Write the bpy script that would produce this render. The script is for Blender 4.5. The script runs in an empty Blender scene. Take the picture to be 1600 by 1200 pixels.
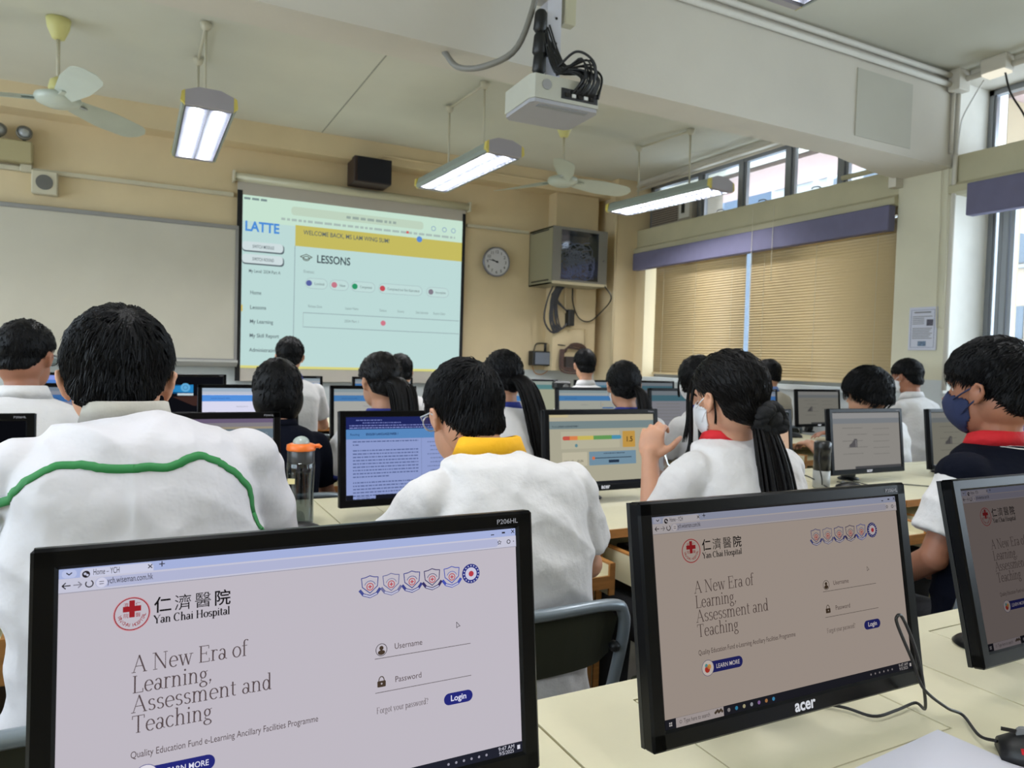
import bpy, math, random
import numpy as np
from mathutils import Vector, Matrix, noise
random.seed(7)
PI = math.pi
scene = bpy.context.scene
col = scene.collection

# ------------------------------------------------------------------ camera, world, exposure
cam_d = bpy.data.cameras.new('camera'); cam = bpy.data.objects.new('camera', cam_d); col.objects.link(cam)
cam_d.sensor_fit = 'HORIZONTAL'; cam_d.sensor_width = 36.0; cam_d.lens = 36.0 * 1130 / 1600
cam_d.dof.use_dof = True; cam_d.dof.focus_distance = .9; cam_d.dof.aperture_fstop = 12
cam_d.clip_start = .02; cam_d.clip_end = 400
YAW, PIT, ROL = [math.radians(a) for a in (27.2, 1.95, 1.65)]
_f = Vector((math.sin(YAW)*math.cos(PIT), math.cos(YAW)*math.cos(PIT), -math.sin(PIT)))
_r = Vector((math.cos(YAW), -math.sin(YAW), 0)); _u = _r.cross(_f)
_R = _r*math.cos(ROL) + _u*math.sin(ROL); _U = -_r*math.sin(ROL) + _u*math.cos(ROL)
m = Matrix((_R, _U, -_f)).transposed().to_4x4(); m.translation = (0, 0, 1.25)
cam.matrix_world = m
scene.camera = cam
scene.view_settings.view_transform = 'Standard'; scene.view_settings.look = 'None'
scene.view_settings.exposure = 0.0; scene.view_settings.gamma = 1.0
scene.view_settings.use_curve_mapping = False
scene.cycles.use_denoising = True
scene.cycles.max_bounces = 8; scene.cycles.diffuse_bounces = 5; scene.cycles.transparent_max_bounces = 24
scene.cycles.sample_clamp_indirect = 6.0; scene.cycles.caustics_reflective = False; scene.cycles.caustics_refractive = False

SKY = 9.5          # overcast daylight
LAMP_W = 22.0      # watts of each fluorescent tube
world = bpy.data.worlds.new('sky'); scene.world = world; world.use_nodes = True
bg = world.node_tree.nodes['Background']; bg.inputs[0].default_value = (.98, .96, 1.0, 1); bg.inputs[1].default_value = SKY
def portal(x, y, z, sy, sz):
    l = bpy.data.lights.new('window_portal', 'AREA'); l.shape = 'RECTANGLE'; l.size = sz; l.size_y = sy
    l.cycles.is_portal = True
    o = bpy.data.objects.new('window_portal', l); col.objects.link(o); o.location = (x, y, z); o.rotation_euler = (0, PI/2, 0)
def portal_left(y, z, sy, sz):
    l = bpy.data.lights.new('window_portal', 'AREA'); l.shape = 'RECTANGLE'; l.size = sz; l.size_y = sy; l.cycles.is_portal = True
    o = bpy.data.objects.new('window_portal', l); col.objects.link(o); o.location = (-3.75, y, z); o.rotation_euler = (0, -PI/2, 0)
portal_left(1.8, 2.1, 9.0, 1.7)  # guides sky light through the added left-wall openings
portal(5.3, 5.1, 3.0, 3.2, .5); portal(5.5, 0, 3.0, 6.2, .5); portal(5.52, 0, 1.8, 6.2, 1.4)

# ------------------------------------------------------------------ materials
def s2l(c):
    c = c/255.0
    return c/12.92 if c <= .04045 else ((c+.055)/1.055)**2.4
def rgb(r, g, b): return (s2l(r), s2l(g), s2l(b), 1)
_mats = {}
def mat(name, c, rough=.6, metal=0, var=0.0, vscale=8, bump=0.0, bscale=60, spec=.5, stretch=None, sheen=0, coat=0, trans=0, alpha=1, sss=0):
    if name in _mats: return _mats[name]
    M = bpy.data.materials.new(name); M.use_nodes = True; nt = M.node_tree; b = nt.nodes['Principled BSDF']
    c = rgb(*c)
    b.inputs['Base Color'].default_value = c; b.inputs['Roughness'].default_value = rough; b.inputs['Metallic'].default_value = metal
    b.inputs['Specular IOR Level'].default_value = spec
    if sheen: b.inputs['Sheen Weight'].default_value = sheen
    if coat: b.inputs['Coat Weight'].default_value = coat
    if trans: b.inputs['Transmission Weight'].default_value = trans
    if sss: b.inputs['Subsurface Weight'].default_value = sss; b.inputs['Subsurface Radius'].default_value = (.01, .004, .002)
    b.inputs['Alpha'].default_value = alpha
    if var or bump:
        tc = nt.nodes.new('ShaderNodeTexCoord'); mp = nt.nodes.new('ShaderNodeMapping')
        nt.links.new(tc.outputs['Object'], mp.inputs[0])
        if stretch: mp.inputs['Scale'].default_value = stretch
    if var:
        n = nt.nodes.new('ShaderNodeTexNoise'); n.inputs['Scale'].default_value = vscale; n.inputs['Detail'].default_value = 5
        nt.links.new(mp.outputs[0], n.inputs[0])
        r = nt.nodes.new('ShaderNodeValToRGB'); r.color_ramp.elements[0].position = .3; r.color_ramp.elements[1].position = .7
        r.color_ramp.elements[0].color = [x*(1-var) for x in c[:3]]+[1]; r.color_ramp.elements[1].color = [min(1, x*(1+var)) for x in c[:3]]+[1]
        nt.links.new(n.outputs[0], r.inputs[0]); nt.links.new(r.outputs[0], b.inputs['Base Color'])
    if bump:
        n = nt.nodes.new('ShaderNodeTexNoise'); n.inputs['Scale'].default_value = bscale; n.inputs['Detail'].default_value = 4
        nt.links.new(mp.outputs[0], n.inputs[0])
        bp = nt.nodes.new('ShaderNodeBump'); bp.inputs['Strength'].default_value = bump; bp.inputs['Distance'].default_value = .01
        nt.links.new(n.outputs[0], bp.inputs['Height']); nt.links.new(bp.outputs[0], b.inputs['Normal'])
    _mats[name] = M
    return M
def emit(c, strength=1.0):
    key = ('e', tuple(round(x, 1) for x in c), strength)
    if key in _mats: return _mats[key]
    M = bpy.data.materials.new('lit_display'); M.use_nodes = True; nt = M.node_tree; nt.nodes.clear()
    o = nt.nodes.new('ShaderNodeOutputMaterial'); e = nt.nodes.new('ShaderNodeEmission')
    e.inputs[0].default_value = rgb(*c); e.inputs[1].default_value = strength
    nt.links.new(e.outputs[0], o.inputs[0])
    M.cycles.emission_sampling = 'NONE'
    _mats[key] = M
    return M
def glass(name, c=(235, 245, 250), refl=.08):
    if name in _mats: return _mats[name]
    M = bpy.data.materials.new(name); M.use_nodes = True; nt = M.node_tree; nt.nodes.clear()
    o = nt.nodes.new('ShaderNodeOutputMaterial'); t = nt.nodes.new('ShaderNodeBsdfTransparent'); g = nt.nodes.new('ShaderNodeBsdfGlossy')
    t.inputs[0].default_value = rgb(*c); g.inputs['Roughness'].default_value = .05
    lw = nt.nodes.new('ShaderNodeLayerWeight'); lw.inputs[0].default_value = .25
    mx = nt.nodes.new('ShaderNodeMixShader'); ma = nt.nodes.new('ShaderNodeMath'); ma.operation = 'MULTIPLY_ADD'
    ma.inputs[1].default_value = .6; ma.inputs[2].default_value = refl*.5
    nt.links.new(lw.outputs['Fresnel'], ma.inputs[0]); nt.links.new(ma.outputs[0], mx.inputs[0])
    nt.links.new(t.outputs[0], mx.inputs[1]); nt.links.new(g.outputs[0], mx.inputs[2]); nt.links.new(mx.outputs[0], o.inputs[0])
    _mats[name] = M
    return M

WALL = mat('cream_wall_paint', (212, 194, 157), .7, var=.05, vscale=2.5, bump=.08, bscale=90)
DADO = mat('grey_blue_dado_paint', (192, 198, 200), .5, var=.04, vscale=3, bump=.05)
CEIL = mat('off_white_ceiling_paint', (206, 205, 192), .8, var=.05, vscale=1.2, bump=.06, bscale=70)
BEAM = mat('off_white_beam_paint', (208, 203, 192), .75, var=.05, vscale=1.5, bump=.06, bscale=70)
PATCH = mat('grey_repainted_patch', (190, 188, 176), .8, var=.03, vscale=3)
LINTEL = mat('olive_cream_concrete', (180, 174, 146), .65, var=.05, vscale=4, bump=.08)
FLOORM = mat('grey_floor_tile', (176, 172, 162), .5, var=.1, vscale=6)
PLAST = mat('black_glossy_plastic', (6, 7, 10), .28, spec=.16)
PLASTM = mat('black_matt_plastic', (16, 17, 19), .45, bump=.05, bscale=300)
CREAM = mat('cream_laminate', (222, 215, 184), .38, var=.025, vscale=14, bump=.02, bscale=200)
WOOD = mat('orange_wood_edge', (176, 122, 62), .5, var=.2, vscale=10, stretch=(1, 8, 8))
GAP = mat('dark_seam', (30, 26, 22), .9)
ALU = mat('grey_aluminium', (140, 143, 148), .35, metal=.6)
PVC = mat('ivory_conduit', (196, 190, 168), .5, var=.04)
WHITEP = mat('white_plastic', (214, 214, 212), .4, var=.03)
GREYG = mat('grey_green_enamel', (140, 150, 144), .35, var=.03)
LILAC = mat('lilac_grey_enamel', (160, 156, 162), .4)
YELL = mat('yellowed_plastic', (206, 190, 96), .5)
CHR = mat('chrome', (210, 212, 215), .15, metal=1)
SKIN = mat('skin', (196, 146, 118), .5, var=.08, vscale=14, bump=.04, bscale=250, sss=.1)
SKIN2 = mat('tanned_skin', (160, 108, 84), .5, var=.08, vscale=14, bump=.04, bscale=250, sss=.1)
HAIR = mat('black_hair', (8, 8, 10), .45, spec=.13, var=.3, vscale=60, bump=.35, bscale=220, stretch=(1, 1, .25))
HAIRB = mat('dark_brown_hair', (13, 11, 11), .45, spec=.15, var=.3, vscale=60, bump=.3, bscale=200, stretch=(1, 1, .15))
SHIRT = mat('white_cotton', (218, 216, 217), .85, var=.03, vscale=20, bump=.9, bscale=16, sheen=.2)
JACK = mat('white_polyester_jacket', (208, 206, 211), .6, var=.02, vscale=12, bump=.9, bscale=11)
COLG = mat('greyish_collar', (178, 174, 164), .85, var=.06, vscale=30, bump=.2)
GREEN = mat('green_piping', (34, 122, 60), .7)
YELLOW = mat('yellow_collar_cloth', (240, 178, 12), .8, bump=.3, bscale=60)
RED = mat('red_collar_cloth', (200, 26, 36), .8, bump=.3, bscale=60)
BLUE = mat('blue_collar_cloth', (38, 52, 138), .8, bump=.3, bscale=60)
NAVY = mat('navy_cloth', (13, 16, 28), .9, spec=.1, bump=.3, bscale=40)
BEIGESH = mat('beige_shirt_cloth', (190, 182, 168), .85, bump=.3, bscale=30)
TROUS = mat('charcoal_trousers', (28, 29, 34), .85, bump=.2)
SHOE = mat('black_leather', (14, 14, 15), .4)
MASKW = mat('white_face_mask', (226, 228, 232), .85, bump=.1, bscale=40)
MASKN = mat('navy_face_mask', (34, 44, 80), .85, bump=.1, bscale=40)
SCRUN = mat('black_velvet', (13, 13, 15), .9, bump=.5, bscale=60)
TUBE = mat('grey_painted_tube', (128, 138, 146), .3, metal=.3)
GSEAT = mat('dark_olive_plastic', (48, 50, 36), .5, var=.1)
OLIVE = mat('olive_ply_edge', (140, 128, 78), .6)
EYE = mat('eye_white', (220, 218, 214), .3); IRIS = mat('dark_iris', (30, 20, 16), .2); LIP = mat('lips', (160, 96, 88), .5)
CABLE = mat('black_cable', (14, 14, 16), .45)
GCABLE = mat('grey_cable', (120, 122, 124), .5)

# ------------------------------------------------------------------ mesh helpers
class MB:
    def __init__(s): s.v = []; s.f = []; s.m = []; s.cur = 0
    def add(s, vs, fs):
        n = len(s.v); s.v += [tuple(p) for p in vs]; s.f += [tuple(i+n for i in f) for f in fs]; s.m += [s.cur]*len(fs); return s
    def box(s, x0, y0, z0, x1, y1, z1, b=0):
        if b <= 0:
            vs = [(x, y, z) for z in (z0, z1) for y in (y0, y1) for x in (x0, x1)]
            return s.add(vs, [(0, 2, 3, 1), (4, 5, 7, 6), (0, 1, 5, 4), (2, 6, 7, 3), (0, 4, 6, 2), (1, 3, 7, 5)])
        X, Y, Z = (x0, x1), (y0, y1), (z0, z1); vs = []; idx = {}
        for i in (0, 1):
            for j in (0, 1):
                for k in (0, 1):
                    for a in range(3):
                        p = [X[i], Y[j], Z[k]]
                        for c, q in enumerate((i, j, k)):
                            if c != a: p[c] += b*(1-2*q)
                        idx[i, j, k, a] = len(vs); vs.append(p)
        F = []
        for a in range(3):
            o = [c for c in range(3) if c != a]
            for q in (0, 1):
                f = []
                for (u, w) in ((0, 0), (1, 0), (1, 1), (0, 1)):
                    t = [0, 0, 0]; t[a] = q; t[o[0]] = u; t[o[1]] = w; f.append(idx[t[0], t[1], t[2], a])
                F.append(tuple(f))
            for u in (0, 1):
                for w in (0, 1):
                    t = [0, 0, 0]; t[o[0]] = u; t[o[1]] = w; t2 = list(t); t2[a] = 1
                    F.append((idx[(*t, o[0])], idx[(*t, o[1])], idx[(*t2, o[1])], idx[(*t2, o[0])]))
        for i in (0, 1):
            for j in (0, 1):
                for k in (0, 1): F.append((idx[i, j, k, 0], idx[i, j, k, 1], idx[i, j, k, 2]))
        return s.add(vs, F)
    def prism(s, pts, a, z0, z1):          # polygon pts in the plane normal to axis a
        def P(p, z): q = list(p); q.insert(a, z); return q
        n = len(pts); vs = [P(p, z0) for p in pts]+[P(p, z1) for p in pts]
        return s.add(vs, [tuple(range(n)), tuple(range(2*n-1, n-1, -1))]+[(i, (i+1) % n, n+(i+1) % n, n+i) for i in range(n)])
    def loft(s, rings, cap=True, closed=True):
        n = len(rings[0]); vs = [p for r in rings for p in r]; F = []
        for i in range(len(rings)-1):
            for j in range(n if closed else n-1):
                k = (j+1) % n; F.append((i*n+j, i*n+k, (i+1)*n+k, (i+1)*n+j))
        if cap and closed: F.append(tuple(range(n-1, -1, -1))); F.append(tuple((len(rings)-1)*n+j for j in range(n)))
        return s.add(vs, F)
    def tube(s, path, r, n=8, flat=1.0, cap=True):
        path = [Vector(p) for p in path]; rs = r if isinstance(r, (list, tuple)) else [r]*len(path)
        rings = []; up = None
        for i, p in enumerate(path):
            t = (path[min(i+1, len(path)-1)]-path[max(i-1, 0)])
            if t.length < 1e-9: t = Vector((0, 0, 1))
            t.normalize()
            if up is None: up = Vector((0, 0, 1)) if abs(t.z) < .9 else Vector((0, 1, 0))
            a = t.cross(up)
            if a.length < 1e-6: a = t.cross(Vector((1, 0, 0)))
            a.normalize(); b = a.cross(t).normalized(); up = b
            rings.append([p+a*math.cos(2*PI*k/n)*rs[i]+b*math.sin(2*PI*k/n)*rs[i]*flat for k in range(n)])
        return s.loft(rings, cap)
    def cyl(s, p, q, r, n=16, r2=None): return s.tube([p, q], [r, r if r2 is None else r2], n)
    def capsule(s, p, q, r1, r2=None, n=12):
        p = Vector(p); q = Vector(q); r2 = r1 if r2 is None else r2; t = (q-p).normalized() if (q-p).length > 1e-6 else Vector((0, 0, 1))
        path = []; rr = []
        for a in (-80, -50, -20): path.append(p+t*r1*math.sin(math.radians(a))); rr.append(r1*math.cos(math.radians(a)))
        for a in (20, 50, 80): path.append(q+t*r2*math.sin(math.radians(a))); rr.append(r2*math.cos(math.radians(a)))
        return s.tube(path, rr, n)
    def ell(s, c, r, n=16, k=10, M=None):
        rings = []
        for i in range(k+1):
            th = PI*(i+.02)/(k+.04); ring = []
            for j in range(n):
                p = Vector((r[0]*math.sin(th)*math.cos(2*PI*j/n), r[1]*math.sin(th)*math.sin(2*PI*j/n), r[2]*math.cos(th)))
                if M: p = M @ p
                ring.append(Vector(c)+p)
            rings.append(ring)
        return s.loft(rings)
    def lathe(s, prof, c=(0, 0, 0), n=24, cap=True):
        return s.loft([[(c[0]+r*math.cos(2*PI*j/n), c[1]+r*math.sin(2*PI*j/n), c[2]+z) for j in range(n)] for r, z in prof], cap)
    def xf(s, M): s.v = [tuple(M @ Vector(p)) for p in s.v]; return s
    def mesh(s, name, mats, smooth=False):
        me = bpy.data.meshes.new(name); me.from_pydata([tuple(p) for p in s.v], [], s.f)
        for M in (mats if isinstance(mats, (list, tuple)) else [mats]): me.materials.append(M)
        if isinstance(mats, (list, tuple)) and len(mats) > 1: me.polygons.foreach_set('material_index', s.m)
        if smooth: me.shade_smooth()
        me.update(); return me
    def build(s, name, mats, parent=None, smooth=False, **k):
        return link(name, s.mesh(name, mats, smooth), parent, **k)
def link(name, me, parent=None, label=None, cat=None, group=None, kind=None, loc=None, rot=None):
    o = bpy.data.objects.new(name, me); col.objects.link(o)
    if parent is not None: o.parent = parent
    if loc is not None: o.location = loc
    if rot is not None: o.rotation_euler = rot
    tag(o, label, cat, group, kind); return o
def tag(o, label=None, cat=None, group=None, kind=None):
    if label: o['label'] = label
    if cat: o['category'] = cat
    if group: o['group'] = group
    if kind: o['kind'] = kind
    return o
def empty(name, loc, rz=0, label=None, cat=None, group=None):
    o = bpy.data.objects.new(name, None); col.objects.link(o); o.location = loc; o.rotation_euler = (0, 0, rz); o.empty_display_size = .1
    return tag(o, label, cat, group)
def auto_smooth(o, ang=40):
    o.data.shade_smooth(); me = o.data
    me.set_sharp_from_angle(angle=math.radians(ang)); return o
def copy_tree(o, parent=None):
    c = o.copy(); col.objects.link(c); c.parent = parent
    for ch in list(o.children): copy_tree(ch, c)
    return c
def bez(pts, n=24):       # Catmull-Rom through the points
    P = [Vector(p) for p in pts]; P = [P[0]*2-P[1]]+P+[P[-1]*2-P[-2]]; out = []; k = len(P)-3
    for i in range(n+1):
        t = i/n*k; j = min(int(t), k-1); t -= j; a, b, c, d = P[j:j+4]
        out.append(.5*((2*b)+(c-a)*t+(2*a-5*b+4*c-d)*t*t+(3*b-a-3*c+d)*t*t*t))
    return out
def fuse(mb, voxel, smooth=4):         # closed shells into one continuous surface
    me = bpy.data.meshes.new('tmp'); me.from_pydata([tuple(p) for p in mb.v], [], mb.f); me.update()
    o = bpy.data.objects.new('tmp', me); col.objects.link(o)
    md = o.modifiers.new('r', 'REMESH'); md.mode = 'VOXEL'; md.voxel_size = voxel; md.adaptivity = 0
    if smooth: sm = o.modifiers.new('s', 'SMOOTH'); sm.factor = .5; sm.iterations = smooth
    dg = bpy.context.evaluated_depsgraph_get(); out = bpy.data.meshes.new_from_object(o.evaluated_get(dg))
    bpy.data.objects.remove(o); bpy.data.meshes.remove(me); out.shade_smooth(); return out
def displace(me, fn):
    n = len(me.vertices); co = np.empty(n*3, 'f'); me.vertices.foreach_get('co', co); co = co.reshape(-1, 3)
    no = np.empty(n*3, 'f'); me.vertices.foreach_get('normal', no); no = no.reshape(-1, 3)
    d = fn(co, no); co = co + (d if d.ndim == 2 else no*d[:, None])
    me.vertices.foreach_set('co', co.astype('f').ravel()); me.update()

# ------------------------------------------------------------------ the room
RX, LX, FY, BY, HC = 5.0, -3.6, 7.1, -3.2, 3.30
def struct(name, mb, m, parent=None, smooth=False): return mb.build(name, m, parent, smooth, kind=None if parent else 'structure')
floor = struct('floor', MB().box(LX-.1, BY-.1, -.1, RX+.6, FY+.2, 0), FLOORM)
struct('ceiling', MB().box(LX-.1, BY-.1, HC, RX+.6, FY+.2, HC+.15), CEIL)
cj = MB().box(1.466, 3.38, HC-.004, 1.474, 6.85, HC-.0005); cj.build('ceiling_joint', mat('ceiling_joint_grey', (150, 150, 140), .9), bpy.data.objects['ceiling'])  # thin grey strip along the ceiling joint
wf = struct('wall_front', MB().box(LX-.1, FY, 1.14, RX+.3, FY+.15, HC), WALL)
MB().box(LX-.1, FY, 0, RX+.3, FY+.15, 1.14).build('dado', DADO, wf)
MB().box(LX, 6.87, 3.10, RX, FY, HC).build('edge_beam', WALL, wf)
MB().box(4.05, 6.93, 1.14, 4.60, FY, 3.10).build('wall_pier', WALL, wf)
wb = struct('wall_back', MB().box(LX-.1, BY-.15, 0, RX+.3, BY, HC), WALL)
wl = struct('wall_left', MB().box(LX-.15, BY, 0, LX, FY, 1.2), WALL)
MB().box(LX-.15, BY, 3.0, LX, FY, HC).build('upper_wall', WALL, wl)
for y in (-3.0, -1.0, 1.0, 3.0, 5.0, 6.75): MB().box(LX-.15, y-.2, 1.2, LX, y+.2+(.15 if y > 6 else 0), 3.0).build('wall_pier', WALL, wl)
# big cross beam with a widened end at the window side
bp_ = [(LX, 3.13), (RX, 3.13), (RX, 3.53), (4.66, 3.50), (4.10, 3.37), (LX, 3.37)]
beam = struct('trim_1', MB().prism(bp_, 2, 2.665, HC), BEAM)
tag(beam, 'deep off-white concrete beam crossing the ceiling')
MB().box(3.98, 3.124, 2.72, 4.52, 3.132, 3.14).build('repainted_patch', PATCH, beam)
# window wall: pillars, lintel, sill
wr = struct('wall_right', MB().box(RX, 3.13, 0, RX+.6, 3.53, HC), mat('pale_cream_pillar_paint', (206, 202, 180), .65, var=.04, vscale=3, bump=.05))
MB().box(RX-.002, 3.124, 0, RX+.6, 3.13, HC).build('pillar_side', mat('painted_daylight_cream', (236, 234, 226), .6, var=.03), wr)  # side face coloured brighter; daylight from the near window put into its colour
MB().box(RX, 6.55, 1.06, RX+.2, 6.72, 2.484).build('wall_infill', WALL, wr)
MB().box(RX-.004, 3.13, 0, RX, 3.53, 1.19).build('dado', DADO, wr)
MB().box(4.72, 6.72, 0, RX+.3, FY, HC).build('corner_pillar', WALL, wr)
for y0, y1, dx in ((3.53, 6.72, .2), (BY, 3.124, .5)):
    MB().box(RX+.0, y0, 2.484, RX+dx, y1, 2.745).build('lintel', LINTEL, wr)
    MB().box(RX, y0, 0, RX+dx, y1, 1.06).build('parapet', DADO, wr)
    MB().box(RX-.03, y0, 1.06, RX+dx+.02, y1, 1.10).build('sill', DADO, wr)
    MB().box(RX, y0, 3.26, RX+dx, y1, HC).build('head_trim', BEAM, wr)
MB().prism([(RX, 2.47), (RX-.045, 2.485), (RX-.05, 2.53), (RX, 2.56)], 1, 3.53, 6.72).build('lintel_ledge', LINTEL, wr)
MB().prism([(RX, 2.47), (RX-.045, 2.485), (RX-.05, 2.53), (RX, 2.56)], 1, BY, 3.13).build('lintel_ledge', LINTEL, wr)
# windows (aluminium frames, panes)
PANE = glass('window_glass')
def window(name, y0, y1, z0, z1, mulls, x=5.2, label=None):
    f = MB(); w = .022
    f.box(x-.03, y0, z0, x+.03, y1, z0+.04); f.box(x-.03, y0, z1-.04, x+.03, y1, z1); f.box(x-.03, y0, z0, x+.03, y0+.04, z1); f.box(x-.03, y1-.04, z0, x+.03, y1, z1)
    o = f.build(name, ALU, kind='structure')
    if label: o['label'] = label
    ys = [y0]+sorted(mulls)+[y1]
    for y in mulls: MB().box(x-.035, y-w, z0, x+.035, y+w, z1, .004).build('mullion', ALU, o)
    for a, b in zip(ys[:-1], ys[1:]):
        MB().box(x-.003, a+.02, z0+.04, x+.003, b-.02, z1-.04).build('pane', PANE, o)
        s = MB()
        for q0, q1 in ((a+.03, a+.055), (b-.055, b-.03)): s.box(x-.02, q0, z0+.04, x+.02, q1, z1-.04)
        s.build('sash', ALU, o)
    return o
w1 = window('window_1', 3.53, 6.72, 2.745, 3.26, [4.17, 4.73, 5.31, 5.89], label='row of transom panes above the far blinds')
for y in (4.35, 4.95, 5.5): MB().tube(bez([(5.17, y, 2.77), (5.14, y+.02, 2.80), (5.12, y+.06, 2.80), (5.12, y+.08, 2.79)], 8), .006, 6).build('stay_handle', ALU, w1)
w2 = window('window_2', 3.53, 6.72, 1.10, 2.484, [4.6, 5.06, 5.9])
w3 = window('window_3', BY, 3.13, 2.745, 3.26, [2.4, 1.5, .6, -.6, -1.8], x=5.40, label='transom panes beside the near pillar')
w4 = window('window_4', BY, 3.13, 1.10, 2.484, [3.0, 2.2, 1.3, .3, -1, -2.2], x=5.46)
w5 = window('added_fill_window', BY, FY-.2, 1.2, 3.0, [-2, -1, 0, 1, 2, 3, 4, 5, 6], x=LX-.08)  # unseen left-wall windows, added to bring ambient fill light into the room
# outside
CONC = mat('outdoor_concrete', (150, 128, 124), .8, var=.06, vscale=2)
CONY = mat('yellowed_outdoor_wall', (150, 134, 108), .8, var=.12, vscale=1.2, bump=.1)
MB().box(5.62, BY, 3.26, 6.4, 8.2, 3.42).build('outdoor_canopy', CONC, kind='structure', label='pinkish concrete canopy outside the transom panes')
MB().box(5.9, 3.62, 2.55, 9.0, 3.85, 3.26).build('outdoor_fin', CONY, kind='structure', label='stained concrete fin outside the near transom')
MB().box(5.62, 3.13, -6, 5.85, 3.4, 3.26).build('outdoor_pier', CONY, kind='structure', label='cream pier outside the near window')
TOW = [mat('white_tower_render', (124, 126, 126), .8), mat('cream_tower_render', (128, 116, 100), .8), mat('bluish_tower_render', (88, 104, 122), .7)]
DW = mat('dark_window_glass', (52, 62, 72), .15); BW = mat('pale_window_frame', (100, 104, 108), .5)
def tower(x, y, w, d, z1, m, wcols, rows, z0, label, ac=False, win=DW):
    t = empty('apartment_tower', (x, y, 0), 0, label, 'building', 'apartment towers outside')
    MB().box(0, -w/2, -30, d, w/2, z1).build('wall', m, t)
    me = MB().box(-.06, -.55, 0, .02, .55, 1.25).mesh('window', win); lg = MB().box(-.25, -.7, -.2, 0, .7, -.08).mesh('ledge', BW)
    me2 = MB().box(-.5, -.35, -.6, 0, .35, -.2).mesh('air_conditioner', WHITEP)
    for r in range(rows):
        for c in range(wcols):
            yy = -w/2+w*(c+.5)/wcols; wd = link('window', me, t, loc=(0, yy, z0+r*2.9)); link('ledge', lg, wd)
            if ac and (r+c) % 2: link('air_conditioner', me2, wd)
tower(38, 29.6, 4.2, 10, 60, TOW[0], 2, 9, 3, 'white high-rise tower with small windows seen through the second transom', False)
tower(42, 37, 6.0, 10, 60, TOW[0], 3, 9, 3, 'broad white high-rise tower beyond the middle transom pane')
tower(56, 44.5, 2.6, 10, 60, TOW[2], 1, 9, 4, 'bluish slim high-rise behind the white towers')
tower(50, 57, 7, 10, 70, TOW[2], 4, 9, 5, 'bluish high-rise tower seen above the hanging lamp')
tower(30, 15.0, 6.5, 10, 8.5, TOW[1], 5, 6, -9, 'cream apartment block with air conditioners seen through the near window', True)
# valances and blinds
VAL = mat('grey_purple_valance_cloth', (100, 98, 124), .8, var=.04, vscale=12, bump=.1, bscale=150)
MB().box(RX-.10, 3.533, 2.285, RX-.02, 6.66, 2.472, .006).build('window_valance', VAL, label='long grey purple fabric valance above the closed beige blinds', cat='valance')
MB().box(RX-.10, -2.5, 2.30, RX-.02, 2.97, 2.515, .006).build('window_valance', VAL, label='grey purple fabric valance over the unshaded window', cat='valance')
SL = bpy.data.materials.new('beige_blind_slat'); SL.use_nodes = True
_n = SL.node_tree; _b = _n.nodes['Principled BSDF']; _b.inputs['Base Color'].default_value = rgb(206, 186, 146); _b.inputs['Roughness'].default_value = .5
_t = _n.nodes.new('ShaderNodeBsdfTranslucent'); _t.inputs[0].default_value = rgb(200, 176, 128); _x = _n.nodes.new('ShaderNodeMixShader'); _x.inputs[0].default_value = .12
_n.links.new(_b.outputs[0], _x.inputs[1]); _n.links.new(_t.outputs[0], _x.inputs[2]); _n.links.new(_x.outputs[0], _n.nodes['Material Output'].inputs[0])
def blind(y0, y1, label):
    L = y1-y0; t = empty('venetian_blind', (RX+.06, y0, 0), 0, label, 'blind', 'beige blinds over the far window')
    a = .38; h = .0142; rings = []
    prof = []
    for k in range(5):
        q = (k/4-.5)*2; prof.append((h*q*math.sin(a)+.006*(1-q*q), h*q*math.cos(a)))
    mb = MB()
    for (x, z) in prof: rings.append([(x, 0, z), (x, L, z), (x+.0006, L, z), (x+.0006, 0, z)])
    mb.loft(rings); me = mb.mesh('slat', SL, True)
    n = 51; z0 = 1.165
    for i in range(n): link('slat', me, t, loc=(0, 0, z0+i*.0245))
    MB().box(-.015, 0, 1.135, .015, L, 1.152, .003).build('bottom_rail', SL, t)
    MB().box(-.02, 0, 2.42, .025, L, 2.483).build('head_rail', SL, t)
    for q in (.12, .5, .88): MB().tube([(-.016, L*q, 1.14), (-.016, L*q, 2.42)], .0016, 5).build('ladder_cord', PVC, t)
blind(3.535, 5.035, 'beige slatted blind beside the pillar with the notice')
blind(5.095, 6.44, 'beige slatted blind next to the front corner')
for y, z1 in ((4.62, 2.0), (4.86, 1.72)):
    MB().tube(bez([(RX-.115, y, 2.66), (RX-.116, y+.003, 2.2), (RX-.115, y, z1)], 8), .0022, 6).build('blind_cord', PVC, label='thin pull cord hanging %s over the valance' % ('shorter, nearer the pillar,' if z1 == 2.0 else 'longer, towards the front wall,'), cat='cord')
MB().tube(bez([(RX-.02, 3.20, 2.95), (RX-.02, 3.19, 2.2), (RX-.02, 3.185, 1.62), (RX-.02, 3.16, 1.57), (RX-.02, 3.135, 1.62), (RX-.02, 3.14, 2.3), (RX-.02, 3.15, 2.9)], 40), .003, 6).build('chain_cord', PVC, label='looped ivory pull cord hanging on the pillar', cat='cord')
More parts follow.
